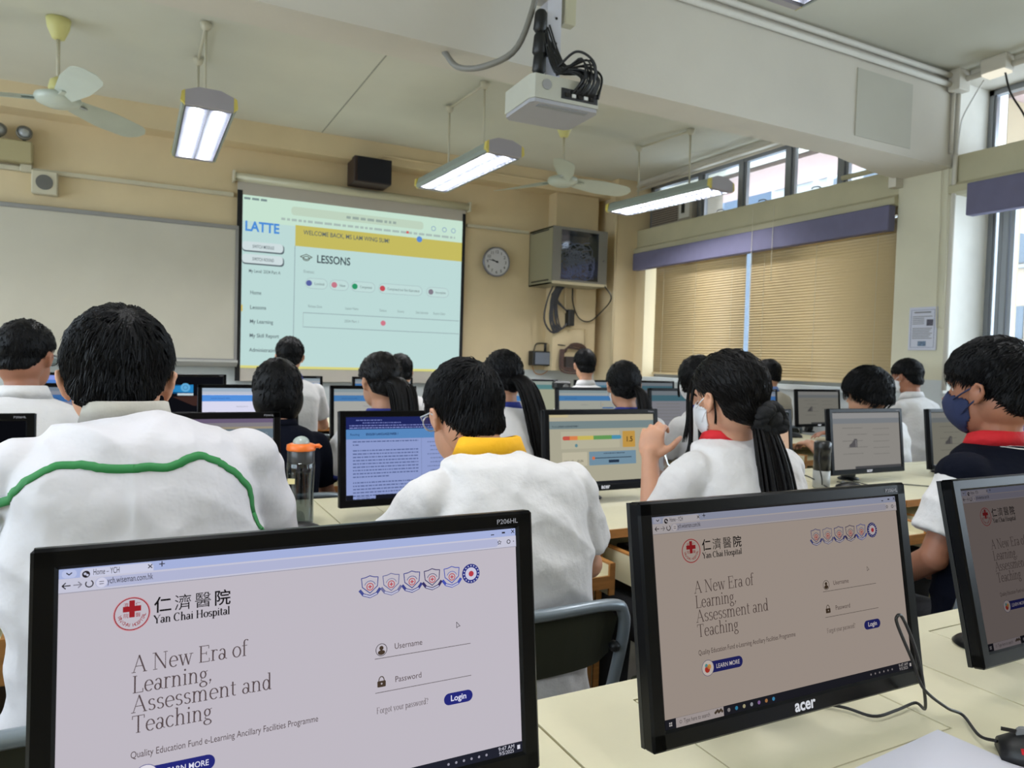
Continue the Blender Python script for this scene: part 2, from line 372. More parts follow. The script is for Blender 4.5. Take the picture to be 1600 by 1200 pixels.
# notice on pillar
t = empty('notice', (RX-.006, 3.29, 1.555), -PI/2, 'laminated notice with two small photos on the pillar', 'notice')
MB().box(-.105, -.004, -.155, .105, .004, .155, .002).build('sheet', mat('pale_blue_paper', (196, 198, 212), .3), t)
bl = mat('notice_print_blue', (92, 104, 140), .6); gy = mat('notice_print_grey', (120, 120, 124), .6)
f = MB()
for a in (-.088, .086): f.box(a, -.0055, -.135, a+.002, -.004, .135)
for a in (-.135, .133): f.box(-.088, -.0055, a, .088, -.004, a+.002)
f.build('printed_border', bl, t)
f = MB(); f.box(-.065, -.0055, .112, .06, -.004, .122)
for i in range(5): f.box(-.075, -.0055, .085-i*.013, .07 if i < 1 else .012, -.004, .09-i*.013)
for i in range(7): f.box(-.075, -.0055, .0-i*.012, .072-(i % 3)*.01, -.004, .005-i*.012)
f.build('printed_lines', gy, t)
MB().box(.03, -.0055, .02, .078, -.004, .065).build('photo', mat('dark_photo_print', (74, 72, 84), .5, var=.5, vscale=60), t)
MB().box(-.03, -.0055, -.125, .03, -.004, -.09).build('photo', mat('blue_photo_print', (92, 112, 138), .5, var=.5, vscale=60), t)
# trims, conduits
def pipe(name, pts, r, m=PVC, label=None, cat='conduit', n=8, sm=True, **k):
    return MB().tube(pts, r, n).build(name, m, None, sm, label=label, cat=cat, **k)
pipe('conduit', [(LX+.1, 3.105, 3.265), (4.93, 3.105, 3.265)], .018, BEAM, 'upper of the paired conduits along the beam top')
pipe('conduit', [(LX+.1, 3.105, 3.205), (4.93, 3.105, 3.205)], .018, BEAM, 'lower of the paired conduits along the beam top')
MB().box(4.88, 3.04, 3.16, 5.0, 3.12, 3.30, .004).build('junction_box', BEAM, label='cream junction box where beam conduits meet the pillar', cat='box')
pipe('conduit', [(4.98, 3.105, 3.16), (4.98, 3.105, 2.0), (4.98, 3.105, 1.12)], .016, BEAM, 'vertical conduit running down the near pillar edge')
pipe('conduit', [(4.94, 3.112, 3.16), (4.94, 3.112, 2.75)], .012, BEAM, 'short vertical conduit at the end of the beam')
MB().box(4.92, 3.5, 2.60, 5.0, 3.56, 2.80).build('junction_box', BEAM, label='small cream box under the beam end on the lintel', cat='box')
for z, s in ((3.235, 'upper'), (3.19, 'lower')):
    pipe('conduit', [(4.965, 3.97, z), (4.965, 6.7, z)], .014, BEAM, s+' conduit under the ceiling along the transoms')
pipe('conduit', [(4.965, 3.04, 3.24), (4.965, BY+.1, 3.24)], .02, BEAM, 'conduit along the ceiling above the near transom')
pipe('conduit', [(4.965, 3.6, 2.77), (4.965, 4.0, 2.77)], .02, LINTEL, 'short conduit lying on the lintel by the pillar')
t = empty('wall_lamp', (4.92, 2.83, 3.2), 0, 'small box lamp with glowing lens above the near transom', 'lamp')
MB().box(-.04, -.08, .0, .06, .08, .10, .006).build('body', BEAM, t); MB().box(-.042, -.075, -.015, .05, .065, 0).build('lens', emit((250, 245, 225), 1.0), t)
pipe('dangling_cable', bez([(4.93, 2.78, 3.2), (4.93, 2.74, 3.05), (4.93, 2.66, 2.9), (4.93, 2.60, 2.78), (4.93, 2.52, 2.76)], 16), .006, CABLE, 'black cable drooping across the near transom', 'cable')
pipe('dangling_cable', bez([(4.95, 2.92, 3.19), (4.95, 3.04, 3.0), (4.96, 3.07, 2.9), (4.96, 3.08, 2.74)], 16), .005, WHITEP, 'white cable hanging at the near pillar', 'cable')
MB().box(LX, 7.065, 2.655, .735, 7.1, 2.69).build('trim_2', PVC, kind='structure'); MB().box(3.05, 7.065, 2.635, 3.79, 7.1, 2.665).build('trim_3', PVC, kind='structure')
pipe('conduit', bez([(2.02, 6.86, 3.14), (2.1, 6.86, 3.175), (2.6, 6.86, 3.175), (4.7, 6.86, 3.175)], 12), .012, WALL, 'thin conduit along the front beam from the black speaker')
for x in (4.66, 4.70): pipe('conduit', [(x, 7.085 if x < 4.68 else 7.08, 2.0), (x, 7.085, 1.15)], .010, WALL, 'vertical conduit in the front corner, %s the cabinet side' % ('nearer' if x < 4.68 else 'farther from'))
pipe('conduit', [(4.685, 6.70, 3.2), (4.685, 6.70, 1.15)], .014, WALL, 'tall conduit on the corner pillar')
for x in (4.19, 4.30): pipe('conduit', [(x, 6.915, 2.07), (x, 6.915, 1.78)], .013, WALL, 'stub conduit below the grey cabinet, %s' % ('beside the cable bundle' if x < 4.2 else 'farther from the cable bundle'))
pipe('conduit', [(4.22, 6.92, 1.62), (4.47, 6.92, 1.62), (4.47, 6.92, 1.2)], .010, WALL, 'bent conduit below the cabinet cable loops')

# ------------------------------------------------------------------ whiteboard
t = empty('whiteboard', (-.9, 7.06, 1.77), 0, 'wide white marker board on the front wall', 'whiteboard')
MB().box(-1.65, -.012, -.6, 1.66, .03, .6).build('board', mat('white_board_enamel', (196, 192, 178), .22, var=.03, vscale=3), t)
f = MB(); f.box(-1.68, -.03, .585, 1.68, .03, .62, .004); f.box(-1.68, -.025, -.62, -1.65, .03, .6); f.box(1.655, -.025, -.62, 1.68, .03, .6); f.box(-1.68, -.02, -.62, 1.68, .03, -.59)
f.build('frame', mat('grey_alloy', (150, 150, 150), .4, metal=.4), t)
MB().prism([(-.10, -.62), (-.10, -.60), (-.02, -.615), (.03, -.615), (.03, -.66), (-.02, -.66)], 0, -1.68, 1.68).build('pen_tray', mat('pale_tray', (178, 178, 174), .4), t)
for i, (x, l, c) in enumerate(((.50, .14, (60, 60, 70)), (.66, .12, (40, 40, 46)), (.25, .1, (60, 60, 66)), (.38, .12, (120, 30, 30)))):
    MB().tube([(x, 6.98, 1.162), (x+l, 6.985, 1.162)], .008, 8).build('marker_pen', mat('pen_%d' % i, c, .4), label=['grey marker pen lying second from the projection screen on the tray', 'black marker pen at the tray end touching the projection screen', 'grey marker pen farthest from the projection screen', 'red marker pen on the whiteboard tray'][i], cat='pen')
# ------------------------------------------------------------------ flat graphics
class Page:
    """flat graphics in the plane of a display; x right, y down from the top left, metres"""
    def __init__(s, parent, ox, oz, y=0, dim=1, tint=(1, 1, 1)): s.p = parent; s.ox = ox; s.oz = oz; s.y = y; s.d = {}; s.dim = dim; s.tint = tint
    def k(s, name, c, layer):
        key = (name, c, layer); return s.d.setdefault(key, MB())
    def poly(s, name, c, pts, layer=1):
        y = s.y-.0004*layer; mb = s.k(name, c, layer); n = len(mb.v)
        mb.v += [(s.ox+p[0], y, s.oz-p[1]) for p in pts]; mb.f.append(tuple(n+i for i in range(len(pts)))); mb.m.append(0)
    def rect(s, name, c, x0, y0, x1, y1, layer=1): s.poly(name, c, [(x0, y1), (x1, y1), (x1, y0), (x0, y0)], layer)
    def rrect(s, name, c, x0, y0, x1, y1, r, layer=1):
        pts = []
        for cx, cy, a in ((x1-r, y0+r, -90), (x1-r, y1-r, 0), (x0+r, y1-r, 90), (x0+r, y0+r, 180)):
            for k in range(6): q = math.radians(a+k*18); pts.append((cx+r*math.cos(q), cy+r*math.sin(q)))
        s.poly(name, c, pts[::-1], layer)
    def disc(s, name, c, x, y, r, layer=1, n=24, ry=None): s.poly(name, c, [(x+r*math.cos(-2*PI*k/n), y+(ry or r)*math.sin(-2*PI*k/n)) for k in range(n)], layer)
    def line(s, name, c, pts, w, layer=1, ws=None):
        for i in range(len(pts)-1):
            a = Vector(pts[i]); b = Vector(pts[i+1]); d = b-a
            if d.length < 1e-9: continue
            wa = (ws[i] if ws else w)/2; wb = (ws[i+1] if ws else w)/2
            d.normalize(); nn = Vector((-d.y, d.x)); a = a-d*wa*.4; b = b+d*wb*.4
            s.poly(name, c, [a-nn*wa, a+nn*wa, b+nn*wb, b-nn*wb], layer)
    def ring(s, name, c, x, y, r, w, layer=1, a0=0, a1=360, n=28, ry=None):
        ry = ry or r; s.line(name, c, [(x+r*math.cos(math.radians(a0+(a1-a0)*k/n)), y+ry*math.sin(math.radians(a0+(a1-a0)*k/n))) for k in range(n+1)], w, layer)
    def text(s, name, c, txt, x, y, size, layer=1, align='LEFT', width=None, bold=0, rot=0, sx=1):
        me = text_mesh(txt, size, align, bold); co = [v.co.copy() for v in me.vertices]
        if width and co:
            w = max(v.x for v in co)-min(v.x for v in co); k = width/w
            for v in co: v.x *= k
        cr, sr = math.cos(rot), math.sin(rot); mb = s.k(name, c, layer); n = len(mb.v); yy = s.y-.0004*layer
        mb.v += [(s.ox+x+v.x*cr-v.y*sr, yy, s.oz-y+v.x*sr+v.y*cr) for v in co]
        for p in me.polygons: mb.f.append(tuple(n+i for i in p.vertices)); mb.m.append(0)
    def serif(s, name, c, txt, x, y, size, layer=1, width=None, bold=False):
        adv = sum(GL.get(ch, (.3,))[0] for ch in txt); kx = (width/adv if width else size); X = x
        thin, thick = (.045, .12) if bold else (.028, .062)
        for ch in txt:
            g = GL.get(ch, (.3,))
            for st in g[1:]:
                kind = st[0]
                if kind == 'L': pts = [(st[1], st[2]), (st[3], st[4])]; ov = st[5] if len(st) > 5 else None
                elif kind == 'S': h = st[3] if len(st) > 3 else .09; pts = [(st[1]-h, st[2]), (st[1]+h, st[2])]; ov = thin
                elif kind == 'D': s.disc(name, c, X+st[1]*kx, y-st[2]*size, .05*kx, layer, 10, .05*size); continue
                else: cx, cy, rx, ry, a0, a1 = st[1:7]; pts = [(cx+rx*math.cos(math.radians(a0+(a1-a0)*k/14)), cy+ry*math.sin(math.radians(a0+(a1-a0)*k/14))) for k in range(15)]; ov = None
                if isinstance(ov, str): ov = {'t': thin, 'k': thick}[ov]
                P = [(X+a*kx, y-b*size) for a, b in pts]; ws = []
                for i in range(len(P)):
                    d = Vector(P[min(i+1, len(P)-1)])-Vector(P[max(i-1, 0)]); q = abs(d.y)/max(d.length, 1e-9)
                    ws.append((ov if ov else thin+(thick-thin)*q**1.5)*size)
                s.line(name, c, P, 0, layer, ws)
            X += g[0]*kx
    def words(s, name, c, x, y, w, h, seed=0, layer=1):
        rr = random.Random(seed); X = x
        while X < x+w-.001:
            l = rr.uniform(.6, 2.4)*h*1.6; l = min(l, x+w-X); s.rect(name, c, X, y, X+l, y+h, layer); X += l+h*.7
    def done(s):
        for (name, c, layer), mb in s.d.items():
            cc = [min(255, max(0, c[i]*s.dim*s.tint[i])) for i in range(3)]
            mb.build(name, emit(cc), s.p)
_tm = {}
def text_mesh(txt, size, align='LEFT', bold=0):
    key = (txt, size, align, bold)
    if key in _tm: return _tm[key]
    cu = bpy.data.curves.new('t', 'FONT'); cu.body = txt; cu.size = size; cu.align_x = align; cu.offset = bold*size; cu.resolution_u = 3
    o = bpy.data.objects.new('t', cu); col.objects.link(o)
    dg = bpy.context.evaluated_depsgraph_get(); me = bpy.data.meshes.new_from_object(o.evaluated_get(dg))
    bpy.data.objects.remove(o); bpy.data.curves.remove(cu); _tm[key] = me; return me
def stem(x, y0, y1): return ('L', x, y0, x, y1)
GL = {' ': (.24,), 'A': (.70, ('L', .08, 0, .33, .7, 't'), ('L', .33, .7, .60, 0, 'k'), ('L', .17, .25, .48, .25), ('S', .08, 0), ('S', .60, 0)),
 'N': (.76, ('L', .13, 0, .13, .7, 't'), ('L', .13, .7, .61, 0, 'k'), ('L', .61, 0, .61, .7, 't'), ('S', .13, 0), ('S', .10, .7), ('S', .61, .7)),
 'E': (.62, stem(.15, 0, .7), ('L', .06, .7, .53, .7), ('L', .06, 0, .56, 0), ('L', .15, .37, .42, .37), ('L', .53, .7, .53, .57, 't'), ('L', .56, 0, .56, .14, 't'), ('L', .42, .3, .42, .44, 't')),
 'L': (.57, stem(.15, 0, .7), ('S', .15, .7), ('L', .06, 0, .52, 0), ('L', .52, 0, .52, .15, 't')),
 'T': (.64, stem(.32, 0, .7), ('L', .05, .7, .59, .7), ('L', .05, .7, .05, .57, 't'), ('L', .59, .7, .59, .57, 't'), ('S', .32, 0)),
 'o': (.5, ('A', .25, .225, .19, .235, 0, 360)), 'e': (.46, ('A', .235, .225, .18, .235, 5, 315), ('L', .06, .245, .41, .245)),
 'a': (.46, ('A', .19, .12, .13, .13, 0, 360), stem(.34, .05, .33), ('A', .215, .32, .125, .14, 0, 150), ('L', .34, .05, .45, .0, 't')),
 'w': (.70, ('L', .08, .46, .22, 0, 'k'), ('L', .22, 0, .35, .44, 't'), ('L', .35, .44, .49, 0, 'k'), ('L', .49, 0, .62, .46, 't'), ('S', .08, .46), ('S', .35, .46, .07), ('S', .62, .46)),
 'r': (.37, stem(.12, 0, .46), ('S', .12, 0), ('S', .08, .46, .05), ('A', .25, .30, .13, .16, 160, 50)),
 'f': (.30, stem(.13, 0, .6), ('A', .24, .60, .11, .12, 180, 40), ('L', .02, .46, .28, .46), ('S', .13, 0)),
 'n': (.55, stem(.12, 0, .46), ('S', .12, 0), ('S', .08, .46, .05), ('A', .27, .29, .14, .17, 165, 0), stem(.41, 0, .29), ('S', .41, 0)),
 'm': (.82, stem(.12, 0, .46), ('S', .12, 0), ('S', .08, .46, .05), ('A', .26, .29, .13, .17, 165, 0), stem(.39, 0, .29), ('S', .39, 0), ('A', .53, .29, .13, .17, 165, 0), stem(.66, 0, .29), ('S', .66, 0)),
 'h': (.55, stem(.12, 0, .74), ('S', .12, 0), ('S', .08, .74, .05), ('A', .27, .29, .14, .17, 165, 0), stem(.41, 0, .29), ('S', .41, 0)),
 'i': (.27, stem(.13, 0, .46), ('S', .13, 0), ('S', .09, .46, .05), ('D', .13, .64)), 'l': (.27, stem(.13, 0, .74), ('S', .13, 0), ('S', .09, .74, .05)),
 'g': (.47, ('A', .21, .31, .13, .15, 0, 360), ('A', .22, -.11, .17, .11, 0, 360), ('L', .14, .18, .10, .07, 't'), ('L', .10, .06, .32, .0), ('L', .31, .42, .43, .46, 't')),
 's': (.38, ('A', .19, .345, .12, .115, 30, 270), ('A', .19, .115, .13, .115, 90, -150)), 't': (.32, stem(.13, .07, .6), ('L', .03, .46, .27, .46), ('A', .22, .09, .09, .09, 180, 300)),
 'd': (.53, ('A', .21, .225, .15, .235, 0, 360), stem(.38, 0, .74), ('S', .42, 0, .05), ('S', .34, .74, .05)), 'c': (.44, ('A', .24, .225, .18, .235, 45, 320)),
 'p': (.52, stem(.12, -.22, .46), ('S', .12, -.22), ('S', .08, .46, .05), ('A', .28, .225, .16, .235, 0, 360)),
 'Y': (.66, ('L', .07, .7, .33, .32, 'k'), ('L', .59, .7, .33, .32, 't'), ('L', .33, .33, .33, 0, 'k'), ('S', .07, .7), ('S', .59, .7), ('S', .33, 0)),
 'C': (.70, ('A', .37, .35, .28, .36, 50, 310), ('L', .56, .7, .56, .52, 't')), 'H': (.76, stem(.15, 0, .7), stem(.59, 0, .7), ('L', .15, .36, .59, .36), ('S', .15, 0), ('S', .15, .7), ('S', .59, 0), ('S', .59, .7)),
 ',': (.22, ('D', .1, .03), ('L', .12, .02, .06, -.12, 't')), 'F': (.6, stem(.15, 0, .7), ('L', .06, .7, .53, .7), ('L', .15, .37, .42, .37), ('L', .53, .7, .53, .57, 't'), ('S', .15, 0)),
 'y': (.5, ('L', .08, .46, .25, 0, 'k'), ('L', .42, .46, .2, -.2, 't'), ('S', .08, .46), ('S', .42, .46)), 'u': (.54, stem(.12, .17, .46), ('A', .26, .17, .14, .17, 180, 345), stem(.41, 0, .46)),
 '?': (.4, ('A', .19, .53, .13, .15, 160, -60), ('L', .2, .38, .19, .2, 't'), ('D', .19, .04))}
# ------------------------------------------------------------------ projection screen
t = empty('projection_screen', (0, 0, 0), 0, 'pull-down projection screen showing a lessons web page', 'screen')
MB().tube([(.735, 7.03, 2.83), (3.04, 7.03, 2.83)], .04, 12).build('roller_case', mat('ivory_metal_case', (196, 192, 166), .4, metal=.1), t, True)
MB().box(.72, 6.985, 2.78, .74, 7.09, 2.88, .004).build('end_cap', PVC, t); MB().box(3.035, 6.985, 2.78, 3.055, 7.09, 2.88, .004).build('end_cap', PVC, t)
cl = MB().box(.765, 7.05, .98, 3.02, 7.054, 2.81).build('cloth', mat('grey_white_screen_cloth', (186, 180, 170), .8), t)
f = MB(); f.box(.765, 7.046, .98, .81, 7.05, 2.72); f.box(2.985, 7.046, .98, 3.02, 7.05, 2.76)
f.build('black_border', mat('black_screen_border', (14, 14, 16), .8), t)
im = MB().box(.812, 7.046, 1.10, 2.984, 7.0495, 2.68).build('projected_page', emit((188, 217, 214)), t)
P = Page(im, .812, 2.68, 7.045)
P.rect('address_strip', (198, 226, 208), 0, 0, 2.172, .235, 1)
P.rrect('address_bar', (190, 210, 190), .43, .055, 1.74, .135, .03, 2)
DK = (128, 146, 148); K2 = (84, 98, 104)
P.words('address_text', (150, 168, 160), .95, .085, .5, .025, 3, 3)
P.words('bookmark_text', (168, 186, 180), .34, .17, 1.75, .022, 4, 3); P.words('bookmark_text', (120, 140, 140), .01, .02, .2, .02, 5, 3)
for x in (1.85, 1.97, 2.07): P.ring('toolbar_icon', (120, 150, 190), x, .11, .022, .006, 3)
P.rect('welcome_banner', (196, 186, 96), .47, .225, 2.172, .42, 2)
P.text('welcome_text', K2, 'WELCOME BACK, MS LAM WING SUM!', .545, .305, .06, 3, width=.84, bold=.01)
P.rect('bookmark_mark', (210, 90, 90), 1.56, .165, 1.585, .19, 4); P.disc('avatar', (90, 140, 210), 1.70, .235, .03, 4)
P.text('site_name', (74, 140, 214), 'LATTE', .02, .322, .125, 3, width=.30, bold=.03)
for y, s in ((.455, 'SWITCH MODULE'), (.57, 'SWITCH ROUND')):
    P.rrect('menu_button_shadow', K2, -.0, y-.03, .372, y+.058, .03, 2); P.rrect('menu_button', (206, 220, 222), 0, y-.036, .362, y+.045, .03, 3)
    P.text(s.lower().replace(' ', '_')+'_text', K2, s, .09, y+.02, .042, 4, width=.19, bold=.01)
P.text('menu_text', K2, 'My Level: 2024 Part A', .06, .70, .042, 2, width=.28, bold=.008)
for z, s, w in ((1.78, 'Home', .095), (1.645, 'Lessons', .14), (1.515, 'My Learning', .205), (1.385, 'My Skill Report', .26), (1.252, 'Administration', .25)):
    P.text('menu_text', K2, s, .075, 2.68-z, .05, 2, width=w, bold=.01)
P.rect('menu_marker', (214, 190, 90), 0, 1.0, .012, 1.06, 2)
P.rect('divider_line', (140, 160, 166), .466, .42, .472, 1.55, 2)
P.text('page_heading', (66, 78, 84), 'LESSONS', .672, .56, .105, 2, width=.32, bold=.02)
P.ring('cap_icon', (80, 84, 70), .575, .53, .03, .007, 2, ry=.02); P.line('cap_icon', (80, 84, 70), [(.52, .515), (.575, .49), (.63, .515), (.575, .54), (.52, .515)], .007, 2)
P.text('table_text', DK, 'Status:', .55, .665, .04, 2)
for x0, x1, xc, c, s in ((.57, .78, .605, (88, 98, 160), 'Locked'), (.80, .985, .845, (196, 120, 136), 'New'), (1.01, 1.25, 1.046, (46, 150, 104), 'Completed'), (1.285, 1.745, 1.325, (196, 78, 88), 'Completed but Not Submitted'), (1.79, 2.035, 1.838, (130, 124, 136), 'Incomplete')):
    P.rrect('status_pill_border', (160, 180, 184), x0, .71, x1, .81, .05, 2); P.rrect('status_pill', (192, 219, 216), x0+.004, .714, x1-.004, .806, .046, 3)
    P.disc('status_dot', c, xc, .76, .028, 4); P.text('status_text', (90, 104, 108), s, xc+.05, .773, .036, 4, width=x1-xc-.085)
for x, s in ((.6, 'Release Date'), (.955, 'Lesson Name'), (1.30, 'Status'), (1.485, 'Score'), (1.68, 'Date Submitted'), (1.87, 'Expiry Date')):
    P.text('table_text', DK, s, x, .99, .036, 2, width=.13 if len(s) > 7 else .07)
for y in (1.04, 1.175): P.rect('table_line', (140, 158, 164), .555, y, 2.16, y+.006, 2)
P.rect('table_line', (160, 178, 180), .555, 1.04, .559, 1.18, 2)
P.text('table_text', DK, '2024 Part 1', .95, 1.115, .036, 2, width=.14); P.disc('status_dot', (206, 120, 136), 1.34, 1.105, .026, 3)
P.rect('bottom_strip', (216, 212, 130), 0, 1.555, 2.172, 1.58, 2)
P.done()

# ------------------------------------------------------------------ things on the front wall
t = empty('wall_clock', (3.385, 7.06, 2.29), 0, 'round silver wall clock right of the projection screen', 'clock'); t['label'] = 'round silver wall clock between projection screen and grey cabinet'
MB().lathe([(.155, 0), (.16, .02), (.158, .035), (.148, .04), (.142, .03)], n=40).xf(Matrix.Rotation(PI/2, 4, 'X')).build('rim', mat('silver_rim', (128, 128, 136), .3, metal=.7), t, True)
MB().cyl((0, -.031, 0), (0, -.029, 0), .143, 40).build('dial', mat('clock_dial', (196, 196, 200), .4), t)
f = MB()
for k in range(12):
    a = PI/2-k*PI/6; me = text_mesh(str(12 if k == 0 else k), .045, 'CENTER', .01); n = len(f.v)
    f.v += [(.108*math.cos(a)+v.co.x, -.0325, .108*math.sin(a)-.016+v.co.y) for v in me.vertices]
    for p in me.polygons: f.f.append(tuple(n+i for i in p.vertices)); f.m.append(0)
f.build('numerals', GAP, t)
def hand(nm, ang, l, w):
    a = math.radians(90-ang); d = Vector((math.cos(a), 0, math.sin(a))); MB().tube([d*-.02+Vector((0, -.035, 0)), d*l+Vector((0, -.035, 0))], w, 4).build(nm, GAP, t)
hand('hour_hand', 293, .06, .004); hand('minute_hand', 282, .095, .0028)
MB().cyl((0, -.05, 0), (0, -.031, 0), .01, 12).build('hub', GAP, t)

t = empty('network_cabinet', (3.82, 6.6, 2.06), 0, 'grey wall cabinet with glass door full of tangled cables', 'cabinet')
CAB = mat('khaki_grey_steel', (150, 146, 122), .4, metal=.2); CABF = mat('grey_steel_frame', (118, 116, 108), .4, metal=.2)
f = MB(); W_, D_, H_ = .68, .50, .60
f.box(0, 0, 0, .015, D_, H_); f.box(W_-.015, 0, 0, W_, D_, H_); f.box(0, 0, 0, W_, D_, .015); f.box(0, 0, H_-.015, W_, D_, H_); f.box(0, D_-.01, 0, W_, D_, H_)
f.build('shell', CAB, t)
f = MB(); f.box(0, -.02, .03, .10, 0, H_); f.box(W_-.11, -.02, .03, W_+.0, 0, H_); f.box(.10, -.02, H_-.03, W_-.11, 0, H_); f.box(.10, -.02, .03, W_-.11, 0, .05)
dr = f.build('door', CABF, t); MB().box(.10, -.012, .05, W_-.11, -.008, H_-.03).build('glass_pane', glass('cabinet_glass', (225, 230, 240), .1), dr)
MB().cyl((W_-.05, -.03, .28), (W_-.05, -.02, .28), .008, 10).build('lock', CHR, dr)
MB().box(0, -.03, 0, W_, 0, .028).build('bottom_rail', mat('pale_steel', (186, 176, 146), .4), t)
f = MB(); f.box(-.003, .06, .035, 0, .44, .05); f.box(-.003, .08, H_-.035, 0, .44, H_-.022); f.build('vent_slot', GAP, t)
MB().box(.05, .40, .05, .63, .41, .57).build('back_plate', mat('dark_blue_steel', (70, 72, 92), .7), t)  # dark blue sheet at the back of the cabinet
f = MB(); rr = random.Random(5)
for i in range(70):
    cx, cz = rr.uniform(.16, .52), rr.uniform(.12, .36); r = rr.uniform(.05, .15); a0 = rr.uniform(0, 6)
    f.tube([(min(.56, max(.12, cx+r*math.cos(a0+k*.5))), .03+.06*rr.random()**2+.004*k, min(.54, max(.06, cz+r*.9*math.sin(a0+k*.5)))) for k in range(rr.randint(5, 10))], .0042, 5)
f.build('tangled_cables', mat('pale_grey_patch_cable', (214, 216, 226), .5), t, True, kind='stuff')
f = MB()
for z in (.34, .42): f.box(.12, .12, z, .56, .38, z+.035)
f.build('network_switch', mat('dark_switch', (44, 46, 58), .5), t)
f = MB(); rr = random.Random(2)
for i in range(14):
    x = 3.93+rr.random()*.14; s = rr.uniform(-.03, .03)
    f.tube(bez([(x+.05, 6.84, 2.07), (x-.0, 6.88, 1.9), (x+.0+s, 6.88, 1.68), (4.10+s*2, 6.89, 1.58+s), (4.24, 6.89, 1.72+s*.6), (4.20, 6.89, 1.80), (4.02+s, 6.88, 1.95), (4.12+s, 6.86, 2.07)], 26), .008, 6)
f.build('cable_bundle', mat('dark_grey_cables', (50, 50, 56), .5), None, True, label='thick loop of dark cables hanging under the grey cabinet', cat='cable', kind='stuff')
MB().box(4.20, 6.85, 1.64, 4.28, 6.93, 1.82, .005).build('cable_clamp_box', PLASTM, label='black box where the cable bundle enters', cat='box')
pipe('hanging_cable', bez([(4.27, 6.9, 2.06), (4.28, 6.9, 1.9), (4.36, 6.9, 1.74), (4.50, 6.9, 1.70), (4.63, 6.88, 1.80), (4.62, 6.65, 1.95), (4.47, 6.56, 2.07)], 30), .007, CABLE, 'single black cable looping from cabinet base to its door side', 'cable')
t = empty('flat_control_box', (3.95, 6.98, 1.27), 0, 'black framed grey control box on wall beside red-brown cables', 'box')
MB().box(-.11, 0, -.08, .115, .11, .08, .004).build('case', PLASTM, t); MB().box(-.085, -.004, -.065, .105, .0, .065).build('front_plate', mat('slate_plate', (110, 118, 132), .4), t)
pipe('wall_cable', bez([(3.9, 7.08, 1.35), (3.93, 7.08, 1.43), (4.03, 7.08, 1.44), (4.1, 6.95, 1.43), (4.2, 6.90, 1.42)], 16), .006, CABLE, 'thin cable arching above the black control box', 'cable')
pipe('wall_cable', bez([(3.88, 7.08, 1.19), (3.92, 7.08, 1.11), (4.0, 7.08, 1.09), (4.08, 7.08, 1.13), (4.1, 7.08, 1.2)], 16), .005, WOOD, 'brown wire loop below the control box', 'cable')
pipe('plug_cable', [(4.0, 7.0, 1.35), (4.0, 7.0, 1.44)], .016, CABLE, 'black plug standing on the control box', 'plug')
f = MB(); rr = random.Random(9)
for i in range(16):
    s = rr.uniform(-.03, .03); f.tube(bez([(4.16+s, 6.89, 1.38), (4.14+s, 6.87, 1.2), (4.2+s, 6.87, 1.15+s), (4.4, 6.87, 1.15+s), (4.5+s, 6.88, 1.25), (4.42+s, 6.89, 1.4+s), (4.25+s, 6.89, 1.42+s), (4.17+s, 6.89, 1.34)], 24), .006, 5)
o = f.build('cable_coil', mat('brown_wires', (78, 56, 48), .6, var=.4, vscale=30), None, True, label='coil of brown and black wires mounted on the front wall', cat='cable', kind='stuff')
MB().box(4.2, 6.87, 1.17, 4.40, 6.93, 1.30, .005).build('junction_box', mat('dark_brown_box', (52, 44, 42), .6), label='dark box inside the brown wire coil', cat='box')

t = empty('wall_speaker', (1.94, 6.92, 3.0), 0, 'black loudspeaker box mounted above the projection screen', 'speaker')
MB().box(-.18, -.14, -.12, .18, .12, .12, .006).build('cabinet', mat('dark_brown_veneer', (50, 34, 30), .5), t); MB().box(-.15, -.155, -.112, .178, -.14, .115, .004).build('grille', mat('black_speaker_cloth', (14, 15, 24), .85, bump=.4, bscale=400), t)
t = empty('announcement_speaker', (-.71, 7.05, 2.575), 0, 'small white square speaker with round grille beside whiteboard top', 'speaker')
MB().box(-.09, -.04, -.095, .09, .05, .095, .008).build('case', mat('ivory_plastic', (196, 190, 168), .5), t)
sp = MB().cyl((0, -.046, .0), (0, -.04, .0), .06, 28).build('grille', mat('grey_mesh', (110, 110, 108), .6, bump=.5, bscale=500), t)
f = MB()
for i in range(-3, 4): f.box(-math.sqrt(max(.0001, .055**2-(i*.014)**2)), -.049, i*.014-.0025, math.sqrt(max(.0001, .055**2-(i*.014)**2)), -.046, i*.014+.0025)
f.build('grille_bars', CABF, sp)
t = empty('emergency_light', (-.93, 7.05, 2.80), 0, 'twin-head emergency light on ivory box above the whiteboard', 'lamp')
MB().box(-.17, -.07, -.09, .14, .047, .08, .01).build('battery_case', mat('aged_ivory_plastic', (170, 160, 122), .5), t)
for x in (-.09, .08):
    M = Matrix.Translation((x, -.03, .145)) @ Matrix.Rotation(math.radians(78 if x > 0 else 70), 4, 'X') @ Matrix.Rotation(math.radians(12), 4, 'Y')
    h = MB().lathe([(.02, -.05), (.045, -.03), (.056, .0), (.056, .025), (.05, .028), (.045, .02)], n=24).xf(M).build('lamp_head', CABF, t, True)
    MB().lathe([(.046, .021), (.02, .034), (.001, .037)], n=24).xf(M).build('lens', mat('lamp_lens', (170, 176, 180), .1, coat=1), h, True)
    MB().cyl((x, -.02, .075), (x, -.02, .12), .012, 10).build('neck', GAP, t)
for z in (2.69, 2.665): pipe('conduit', [(LX, 7.08, z), (-.86, 7.08, z)], .011, PVC, '%s conduit of the pair below the emergency light' % ('upper' if z > 2.68 else 'lower'))
MB().box(-.88, 7.05, 2.65, -.80, 7.1, 2.71, .004).build('junction_box', PVC, label='ivory box at the conduit end beside small white speaker', cat='box')
